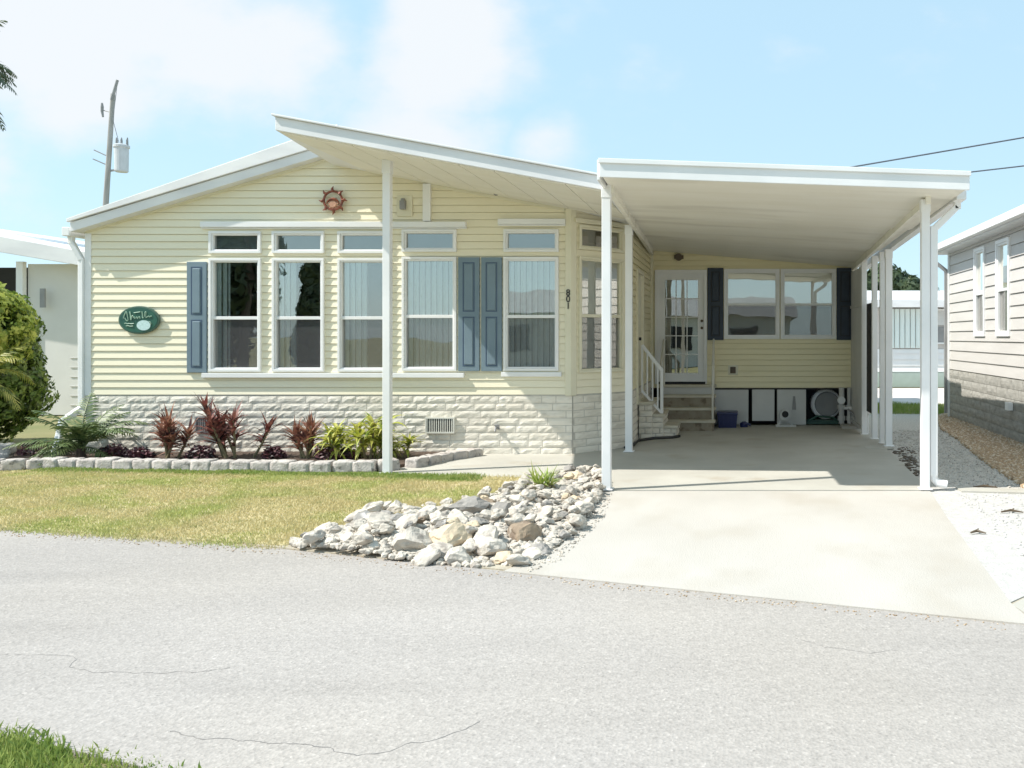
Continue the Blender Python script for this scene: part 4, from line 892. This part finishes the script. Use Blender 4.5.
# trees across the road, seen mirrored in the front windows
tree('roadside_tree', Vector((-19.5, -7, 0)), 6, [((-19.5, -7, 3.6), 2.4, 1.3), ((-18.6, -7.5, 5.2), 1.6, 1), ((-20.8, -7, 4.6), 1.6, 1)], 16000, .28, MT['tree_dark'], 'bushy dark tree mirrored in the leftmost front window', 63)
tree('cypress_tree', Vector((-14.7, -6.0, 0)), 5, [((-14.7, -6, 1.5), .75, 1.3), ((-14.7, -6, 2.7), .6, 1.3), ((-14.75, -6, 3.8), .35, 1.6)], 9000, .2, MT['tree_dark'], 'narrow dark tree mirrored in the second front window', 64)
palm_tree('palm_tree', Vector((-17.6, -6.5, 0)), 6.6, 1.8, MT['tree_dark'], 'palm mirrored in the small upper front windows', 65)
rh = empty('roadside_home', (-6, -16, 0), 'white home across the road mirrored in the front glass', 'house')
mb = MB(); mb.box(-12, 3, -22, -16, 0, 2.8); mb.build('wall', MT['white_panel'], rh); mb = MB(); mb.prism([(-12.4, -22.3, 2.8), (-12.4, -15.6, 2.8), (-12.4, -19, 4.0)], [(3.4, -22.3, 2.8), (3.4, -15.6, 2.8), (3.4, -19, 4.0)]); mb.build('roof', MT['grey_metal'], rh)
for i in range(4): mb = MB(); mb.box(-11+i*3.6, -9.6+i*3.6, -16.0, -15.96, 1.0, 2.2); mb.build('window', MT['dark'], rh)

# ------------------------------------------------------------------ neighbours
nl = empty('left_neighbour_house', (-14, 18, 0), 'pale neighbouring house with white roof edge left of the shrub', 'house')
YN = 18.0; MT['nwall'] = mat('neighbour_wall', (.70,.69,.66), (.66,.65,.62), rough=.7, scale=2); 
a = P(28, 272, YN); b = P(88, 272, YN)
mb = MB(); mb.box(a.x, b.x+2.5, YN, YN+8, .0, P(0, 264, YN).z); mb.build('wall', MT['nwall'], nl)
mb = MB()
for i in range(6): z = .2+i*.2; mb.box(a.x+.9, b.x+2.5, YN-.012, YN-.001, z, z+.012)
mb.build('block_joint', mat('joint', (.6,.59,.56), rough=.8), nl)
mb = MB(); x0, x1 = P(-160, 0, YN).x, P(96, 0, YN).x
zt = lambda px: P(0, 235+(px)*.185, YN).z
mb.prism([(P(-160,0,YN).x, YN-.5, zt(-160)-.40), (P(-160,0,YN).x, YN+8, zt(-160)-.40), (P(-160,0,YN).x, YN+8, zt(-160)), (P(-160,0,YN).x, YN-.5, zt(-160))], [(P(110,0,YN).x, YN-.5, zt(110)-.30), (P(110,0,YN).x, YN+8, zt(110)-.30), (P(110,0,YN).x, YN+8, zt(110)), (P(110,0,YN).x, YN-.5, zt(110))])
mb.build('roof', MT['roof'], nl, bevel=.01)
mb = MB()
for px in (24,): p = P(px, 0, YN); w = .07; mb.box(p.x-w, p.x+w, YN-.12, YN-.02, 0, P(0, 262, YN).z)
mb.build('column', MT['trim'], nl)
mb = MB(); mb.box(P(-160, 0, YN).x, a.x-.1, YN+2.2, YN+2.3, 0, 3.3); mb.build('porch_wall', MT['dark'], nl)
mb = MB(); p = P(42.5, 298, YN-.15); mb.box(p.x-.05, p.x+.05, YN-.16, YN-.121, p.z-.2, p.z+.2); mb.build('meter', MT['grey_metal'], nl)

nr = empty('right_neighbour_house', (4.4, 12, 0), 'cream sided neighbouring house with grey skirt on the right edge', 'house')
MT['nsiding'] = mat('pale_siding', (.58,.555,.53), (.54,.515,.49), rough=.5, scale=2, stretch=(.4,.4,3)); MT['nskirt'] = mat('grey_stone_skirt', (.40,.385,.35), (.30,.29,.26), rough=.85, scale=6, stretch=(1,1,3), bump=.8)
XR = 4.37; fr = Fr((XR, 17.3), (XR, 6.5))
def ru(px): Y = XR*F/(px-CX); return 17.3-Y, Y
wins = []
for (pa, pb) in ((975.5, 986), (997.5, 1011)):
    ua, Ya = ru(pa); ub, Yb = ru(pb); wins.append((ua, ub, 1.66, 3.24))
mb = LB(fr); siding(mb, 0, fr.L, 1.0, 3.42, [(w[0]+.01, w[1]-.01, w[2]+.01, w[3]-.01) for w in wins], course=.19, lip=.02); mb.build('wall', MT['nsiding'], nr)
mb = MB(); mb.box(XR+.02, 12, 17.28, 17.3, 0, 3.4); mb.build('wall', MT['nsiding'], nr)
mb = LB(fr); mb.box(0, fr.L, -.05, .0, 0, 1.0); 
sk = mb.build('stone_skirt', MT['nskirt'], nr); mb = LB(fr); blocks(mb, 0, fr.L, .02, .99, ch=.16, bl=.55, seed=8, gap=.008); mb.build('block_course', MT['nskirt'], sk)
for w in wins: window(fr, w, split=2.42, fw=.09, parent=nr)
mb = LB(fr); mb.box(-.02, .06, .0, .04, 0, 3.4); mb.build('corner_trim', MT['trim'], nr)
mb = MB(); mb.box(XR+.1, XR+4, 7, 17.1, .9, .95); mb.box(XR+1.5, XR+1.55, 7, 17.2, .9, 3.3); mb.build('interior', MT['interior'], nr)
mb = MB(); ex = 4.10
mb.prism([(ex, 6.2, 3.36), (ex, 17.6, 3.36), (ex, 17.6, 3.50), (ex, 6.2, 3.50)], [(ex+4, 6.2, 4.4), (ex+4, 17.6, 4.4), (ex+4, 17.6, 4.54), (ex+4, 6.2, 4.54)])
mb.box(ex+.005, XR+.02, 6.3, 17.5, 3.34, 3.37)
nroof = mb.build('roof', MT['roof'], nr)
mb = MB(); mb.box(ex-.11, ex-.002, 6.2, 17.6, 3.37, 3.49); g2 = mb.build('gutter', MT['trim'], nr, bevel=.01)
mb = MB(); mb.bar((ex-.05, 17.4, 3.38), (ex-.05, 17.4, 3.2), .07); mb.bar((ex-.05, 17.4, 3.22), (XR-.06, 17.35, 3.0), .07); mb.bar((XR-.06, 17.35, 3.02), (XR-.06, 17.35, .1), .07); mb.build('downspout', MT['grey_metal'], g2)
mb = LB(fr); u_, _ = ru(1019); mb.box(3.85, 4.0, .02, .1, .5, .62); mb.build('hose_bib', MT['trim'], nr)

fb = empty('far_white_building', (5, 28, 0), 'white lanai building with vertical blinds seen between carport posts', 'house')
YF = 28.0
mb = MB(); mb.box(-10, 14, YF+.02, YF+9, 0, 2.6); mb.build('wall', MT['nsiding'], fb)
mb = MB(); mb.tf = Fr((2, YF), (10, YF)); siding(mb, 0, 8, .5, 1.25, course=.2, lip=.03); mb.build('siding', MT['trim'], fb)
mb = MB(); mb.box(2, 10, YF-.02, YF+.01, 0, .5); mb.build('skirt', mat('pale_green_skirt', (.42,.50,.46), rough=.7), fb)
def pf(px, py): p = P(px, py, YF); return p.x, p.z
for (pa, pb) in ((884, 921), (922.5, 934)):
    xa, z1 = pf(pa, 309); xb, z0 = pf(pb, 348); fr3 = Fr((xa, YF), (xb, YF))
    mb = LB(fr3); n = max(2, int(fr3.L/.16))
    for i in range(n): u = fr3.L*i/n; mb.add([(u, .03, z0), (u+.10, .09, z0), (u+.10, .09, z1), (u, .03, z1), (u+.15, .035, z0), (u+.15, .035, z1)], [(0,1,2,3),(1,4,5,2)])
    mb.build('vertical_blind', MT['blind'], fb)
xa, z1 = pf(936, 309); xb, z0 = pf(946, 344); mb = MB(); ring(mb, xa, xb, z0, z1, .05, YF-.05, YF); wf = mb.build('window', MT['trim'], fb); mb = MB(); mb.box(xa+.05, xb-.05, YF-.03, YF-.01, z0+.05, (z0+z1)/2-.04); mb.build('pane', MT['grey_metal'], wf)
mb = MB(); mb.box(xa+.05, xb-.05, YF-.03, YF-.01, (z0+z1)/2+.04, z1-.05); mb.build('pane', MT['white_panel'], wf)
mb = MB(); mb.prism([(-10.3, YF-.5, 2.62), (14.3, YF-.5, 2.62), (14.3, YF+9.5, 2.62), (-10.3, YF+9.5, 2.62)], [(-10.3, YF-.5, 2.85), (14.3, YF-.5, 2.85), (12, YF+5, 3.45), (-8, YF+5, 3.45)]); mb.build('roof', MT['roof'], fb)

# ------------------------------------------------------------------ utility pole and wires
up_ = empty('utility_pole', (-22.6, 30, 0), 'weathered wooden utility pole with grey transformer behind the roof', 'utility pole')
YP = 30.0; pt = P(113, 94, YP); pb = P(94, 384, YP); pb.z = 0
mb = MB(); mb.tube([pb, lerp(pb, pt, .5), pt], [.115, .095, .07], 10); mb.build('pole', MT['wood_pole'], up_)
mb = MB(); a = P(111.5, 100, YP-.14); mb.tube([a, P(117.5, 80, YP-.14)], [.05, .045], 8); mb.build('pole_top_pin', MT['grey_metal'], up_)
tr = P(121.5, 158, YP-.1); mb = MB(); mb.tube([tr+Vector((0,0,-.50)), tr+Vector((0,0,-.46)), tr+Vector((0,0,.34)), tr+Vector((0,0,.36)), tr+Vector((0,0,.44)), tr+Vector((0,0,.48))], [.18,.21,.22,.25,.25,.18], 18); tf = mb.build('transformer', MT['transformer'], up_)
mb = MB()
for dx in (-.17, .0, .2): mb.tube([tr+Vector((dx, 0, .45)), tr+Vector((dx, 0, .62)), tr+Vector((dx*1.05, 0, .72))], [.04, .035, .015], 8)
mb.build('bushing', MT['grey_metal'], tf)
mb = MB()
for py, L in ((152, 13), (161, 14)): a = P(107, py+4, YP); mb.tube([a, P(107-L, py-2, YP)], .022, 5)
mb.bar(P(108, 171, YP), P(116, 170, YP), .06)
mb.build('bracket', MT['grey_metal'], up_)
mb = MB(); mb.tube([P(102, 103, YP), P(102.2, 107, YP), P(102, 111, YP), P(103, 117, YP)], [.03, .05, .045, .03], 8); mb.tube([P(102, 110, YP), P(110, 112, YP)], .018, 5); mb.build('fuse_cutout', MT['grey_metal'], up_)
mb = MB(); mb.tube([P(117.5, 82, YP), P(113, 120, YP-.3), P(119, 143, YP-.1)], .008, 4); mb.build('lead_wire', MT['wire'], up_)
def wire(a, b, lab, sag=.25):
    mb = MB(); pts = [lerp(a, b, i/20)+Vector((0,0,-sag*4*(i/20)*(1-i/20))) for i in range(21)]; mb.tube(pts, .022, 6); return tag(mb.build('power_line', MT['wire']), lab, 'power line')
wire(P(420, 238, 24), P(1500, 52, 24), 'upper overhead power line crossing the sky at right', .1)
wire(P(420, 232, 26), P(1500, 108, 26), 'lower overhead power line just above the carport corner', .1)

# ------------------------------------------------------------------ rocks
def rock_mesh(seed, sub=3, rough_=.24):
    bm = bmesh.new(); bmesh.ops.create_icosphere(bm, subdivisions=sub, radius=1); off = Vector((seed*13.7, seed*5.1, 2)); r = random.Random(seed)
    planes = [(Vector((r.gauss(0,1), r.gauss(0,1), r.gauss(0,1))).normalized(), r.uniform(.55, .9)) for _ in range(9)]
    for v in bm.verts:
        d = v.co.normalized(); rad = 1+rough_*noise.noise(d*1.3+off)+rough_*.6*noise.noise(d*3.1+off)+.11*noise.noise(d*7+off)
        p = d*rad
        for n_, k in planes:
            e = p.dot(n_)-k
            if e > 0: p -= n_*e*.85
        p += d*.11*noise.noise(d*13+off); v.co = Vector((p.x, p.y, p.z*.68))
    me = bpy.data.meshes.new('rock'); bm.to_mesh(me); bm.free(); return me
rock_ms = {}
MT['rock'] = mat('pale_rock', (.60,.55,.475), (.45,.41,.355), rough=.9, scale=7, detail=8, bump=1, bscale=34, c3=(.23,.20,.175), s3=11, lo3=.53, hi3=.68, f3=.75)
MT['rock_cream'] = mat('cream_rock', (.66,.54,.38), (.56,.45,.32), rough=.9, scale=8, bump=1, bscale=28, c3=(.35,.27,.19), s3=9, lo3=.6, hi3=.72)
MT['rock_grey'] = mat('grey_rock', (.33,.31,.285), (.24,.225,.205), rough=.9, scale=8, bump=1, bscale=28, c3=(.48,.46,.44), s3=9, lo3=.58, hi3=.7)
MT['rock_brown'] = mat('brown_rock', (.34,.26,.18), (.20,.15,.11), rough=.9, scale=8, bump=1, bscale=28, c3=(.5,.44,.36), s3=9, lo3=.58, hi3=.7)
for k in ('rock', 'rock_cream', 'rock_grey', 'rock_brown'):
    rock_ms[k] = []
    for i in range(7 if k == 'rock' else 3):
        me = rock_mesh(i+1+len(k)); me.materials.append(MT[k]); rock_ms[k].append(me)
def put_rock(k, x, y, s, z, label, group, r, name='rock', sx=1, sz=1):
    o = bpy.data.objects.new(name, r.choice(rock_ms[k])); col.objects.link(o); o.location = (x, y, z); o.rotation_euler = (r.uniform(-.4,.4), r.uniform(-.4,.4), r.uniform(0, 6.3)); o.scale = (s*sx*r.uniform(.9,1.15), s*r.uniform(.85,1.1), s*sz*r.uniform(.75,1.05))
    return tag(o, label, 'rock', group)
rr = random.Random(21)
rock_poly = [tuple(G(*p)[:2]) for p in [(283, 549), (335, 530), (385, 512), (450, 505), (492, 497), (530, 480), (565, 473), (602, 474), (604, 492), (592, 515), (570, 540), (520, 566), (470, 568), (400, 562)]]
placed = []
def mound(x, y):   # heap height, highest along the middle
    d = min(math.hypot(x-a, y-b) for a, b in spine); return max(0, .20*(1-d/.75))
spine = [tuple(lerp(G(380, 543), G(470, 538), t_/4)[:2]) for t_ in range(5)]+[tuple(lerp(G(500, 536), G(545, 505), t_/4)[:2]) for t_ in range(5)]+[tuple(lerp(G(550, 502), G(590, 484), t_/4)[:2]) for t_ in range(5)]
special = [('rock_cream', 448, 551, .165, 'cream sandstone boulder at the front of the rock pile, the warmest coloured rock'), ('rock', 488, 556, .15, 'pale flat topped boulder right of the cream boulder'),
           ('rock_brown', 523, 545, .135, 'brown pitted rock at the right front of the pile'), ('rock_grey', 502, 526, .12, 'dark grey rock near the middle of the pile behind the brown one'),
           ('rock_grey', 470, 519, .17, 'large flat grey boulder at the back of the pile next to the lawn'), ('rock_grey', 478, 536, .10, 'small bluish grey rock between the cream boulder and dark rock'),
           ('rock', 415, 554, .15, 'rounded white boulder left of the cream boulder near the road'), ('rock_cream', 505, 563, .08, 'small tan rock at the very front of the pile by the road'),
           ('rock', 380, 532, .13, 'broad white boulder at the left end of the rock heap'), ('rock', 432, 522, .15, 'broad pale boulder at the lawn edge left of the grey boulder'), ('rock', 520, 566, .09, 'small white rock at the front tip beside the driveway')]
for k, px, py, s_, lab in special:
    g = G(px, py); put_rock(k, g.x, g.y, s_, s_*.45+mound(g.x, g.y)*.35, lab, None, rr, 'boulder', sx=1.15); placed.append((g.x, g.y, s_))
cnt = 0; tries = 0; xs = [p[0] for p in rock_poly]; ys = [p[1] for p in rock_poly]
while cnt < 285 and tries < 20000:
    tries += 1; x = rr.uniform(min(xs), max(xs)); y = rr.uniform(min(ys), max(ys))
    if not inside((x, y), rock_poly): continue
    s_ = rr.choice([.042, .05, .06, .072, .085, .105]) if y < 8.2 else rr.choice([.036, .044, .052, .062, .075])
    if any(math.hypot(x-a, y-b) < (s_+c_)*1.0*(.66 if cnt < 200 else .5) for a, b, c_ in placed): continue
    k = rr.choices(['rock', 'rock_cream', 'rock_grey', 'rock_brown'], [.80, .07, .10, .03])[0]
    tone = {'rock': 'whitish', 'rock_cream': 'cream', 'rock_grey': 'grey', 'rock_brown': 'brown'}[k]
    q = (x/y*F+CX, HY+F*H/y)
    zone = 'at the thin left end of the rock pile' if q[0] < 370 else 'in the part of the rock pile nearest the road' if q[1] > 545 else ('close to the front carport post' if q[0] > 582 else 'around the spiky green plant in the rock pile' if q[0] > 535 else 'at the lawn corner of the rock pile') if q[1] < 498 else 'along the driveway side of the rock pile' if q[0] > 540 else 'in the lawn side of the rock pile' if q[1] < 520 else 'in the middle of the rock pile'
    size = 'fist sized' if s_ < .065 else 'small' if s_ < .09 else 'large'
    lab = size+' '+tone+' rock lying '+zone
    put_rock(k, x, y, s_, s_*.4+mound(x, y)*.55+(.04 if cnt > 190 else 0), lab, size+' '+tone+' rocks '+zone, rr)
    placed.append((x, y, s_)); cnt += 1
# fine rubble and pebbles: stuff
def pebbles(name, poly, n, s0, s1, m, seed, label, zf=lambda x, y: 0, cat='gravel', flat=.7):
    r = random.Random(seed); xs = [p[0] for p in poly]; ys = [p[1] for p in poly]; mb = MB(); k = 0
    base = []; bm = bmesh.new(); bmesh.ops.create_icosphere(bm, subdivisions=1, radius=1); vs = [v.co.copy() for v in bm.verts]; fs = [tuple(v.index for v in f.verts) for f in bm.faces]; bm.free()
    while k < n:
        x = r.uniform(min(xs), max(xs)); y = r.uniform(min(ys), max(ys))
        if not inside((x, y), poly): continue
        k += 1; s_ = r.uniform(s0, s1); a = r.uniform(0, 6.3); ca, sa = cos(a), sin(a); st_ = r.uniform(.7, 1.3); z = zf(x, y)+s_*.3
        o = len(mb.v)
        for v in vs:
            q = v*(1+r.uniform(-.22, .22)); X = q.x*st_; Y = q.y/st_; mb.v.append(Vector((x+s_*(X*ca-Y*sa), y+s_*(X*sa+Y*ca), z+s_*q.z*flat)))
        mb.f += [tuple(i+o for i in f) for f in fs]
    return tag(mb.build(name, m), label, cat, kind='stuff')
MT['pebble'] = mat('brown_pebble', (.46,.32,.19), (.30,.21,.13), rough=.8, scale=22, detail=1, c3=(.60,.50,.38), s3=26, lo3=.52, hi3=.58)
pebbles('rock_rubble', rock_poly, 5200, .012, .04, MT['rock'], 31, 'small white rubble filling gaps between the rocks', lambda x, y: mound(x, y)*.5)
pb_poly = [tuple(G(*p)[:2]) for p in [(938, 417), (950, 414), (1024, 440), (1090, 470), (1090, 500), (1024, 488), (985, 462), (955, 438), (942, 430)]]
pebbles('brown_pebbles', pb_poly, 5200, .03, .06, MT['pebble'], 32, 'bed of brown river pebbles along the right neighbouring house')
pebbles('loose_gravel', [(2.3, 9.3), (4.2, 9.2), (4.0, 15), (2.5, 15)], 2200, .008, .022, MT['gravel'], 33, 'loose grey gravel beside the carport posts')
pebbles('shell_pieces', [(2.1, 5.8), (3.6, 5.3), (3.6, 9), (2.3, 8.9), (2.2, 7.5)], 1500, .006, .018, MT['shell'], 34, 'crushed white shell scattered right of the driveway')
for i, (px, py, w) in enumerate(((985, 489, .13), (1012, 514, .10), (978, 535, .06))):
    g = G(px, py); mb = MB(); mb.tube([(g.x-w, g.y, .02), (g.x, g.y+.03, .03), (g.x+w, g.y-.02, .02)], [.008, .014, .006], 6); mb.tube([(g.x, g.y+.03, .03), (g.x+w*.5, g.y+.1, .03)], .006, 5)
    tag(mb.build('fallen_twig', MT['brown_metal']), ['brown twig lying by the end of the side kerb', 'small twig on the white shell near the right edge', 'tiny twig on the shell nearest the driveway'][i], 'twig')
edge_strip = [(-9, 7.55), (-6.29, 7.1), (-3.56, 6.45), (-1.58, 5.80), (1.53, 4.76), (1.55, 4.93), (-1.55, 6.02), (-3.5, 6.75), (-6.29, 7.34), (-9, 7.78)]
pebbles('road_grit', edge_strip, 1300, .002, .007, MT['pebble'], 41, 'loose grit along the seam between road and lawn and driveway', lambda x, y: .003, cat='grit')
pebbles('driveway_grit', [tuple(G(*p)[:2]) for p in [(515, 571), (588, 515), (600, 494), (612, 494), (604, 520), (560, 562), (530, 574)]], 420, .004, .014, MT['rock'], 42, 'pale chips spilled from the rock pile onto the driveway', lambda x, y: .012, cat='grit')
tag(grass('ragged_grass', [(-11, 7.75), (-6.29, 7.22), (-3.6, 6.58), (-3.5, 6.72), (-6.29, 7.36), (-11, 7.95)], 7000, .03, MT['grass'], 43, z=.004, jag=.05), 'ragged lawn edge creeping over the road', 'grass')
# leaf litter and splash stones behind the posts
pebbles('leaf_litter', [tuple(G(*p)[:2]) for p in [(893, 452), (905, 446), (915, 452), (922, 475), (912, 478)]], 160, .012, .035, MT['brown_metal'], 35, 'dark leaf litter at the driveway edge behind the front post', cat='litter', flat=.4)
mb = MB()
for px, py in ((880, 449),): g = G(px, py); mb.box(g.x-.22, g.x+.18, g.y-.12, g.y+.12, .01, .026)
tag(mb.build('stepping_slab', MT['concrete2']), kind='structure')
print('objects', len(bpy.data.objects))
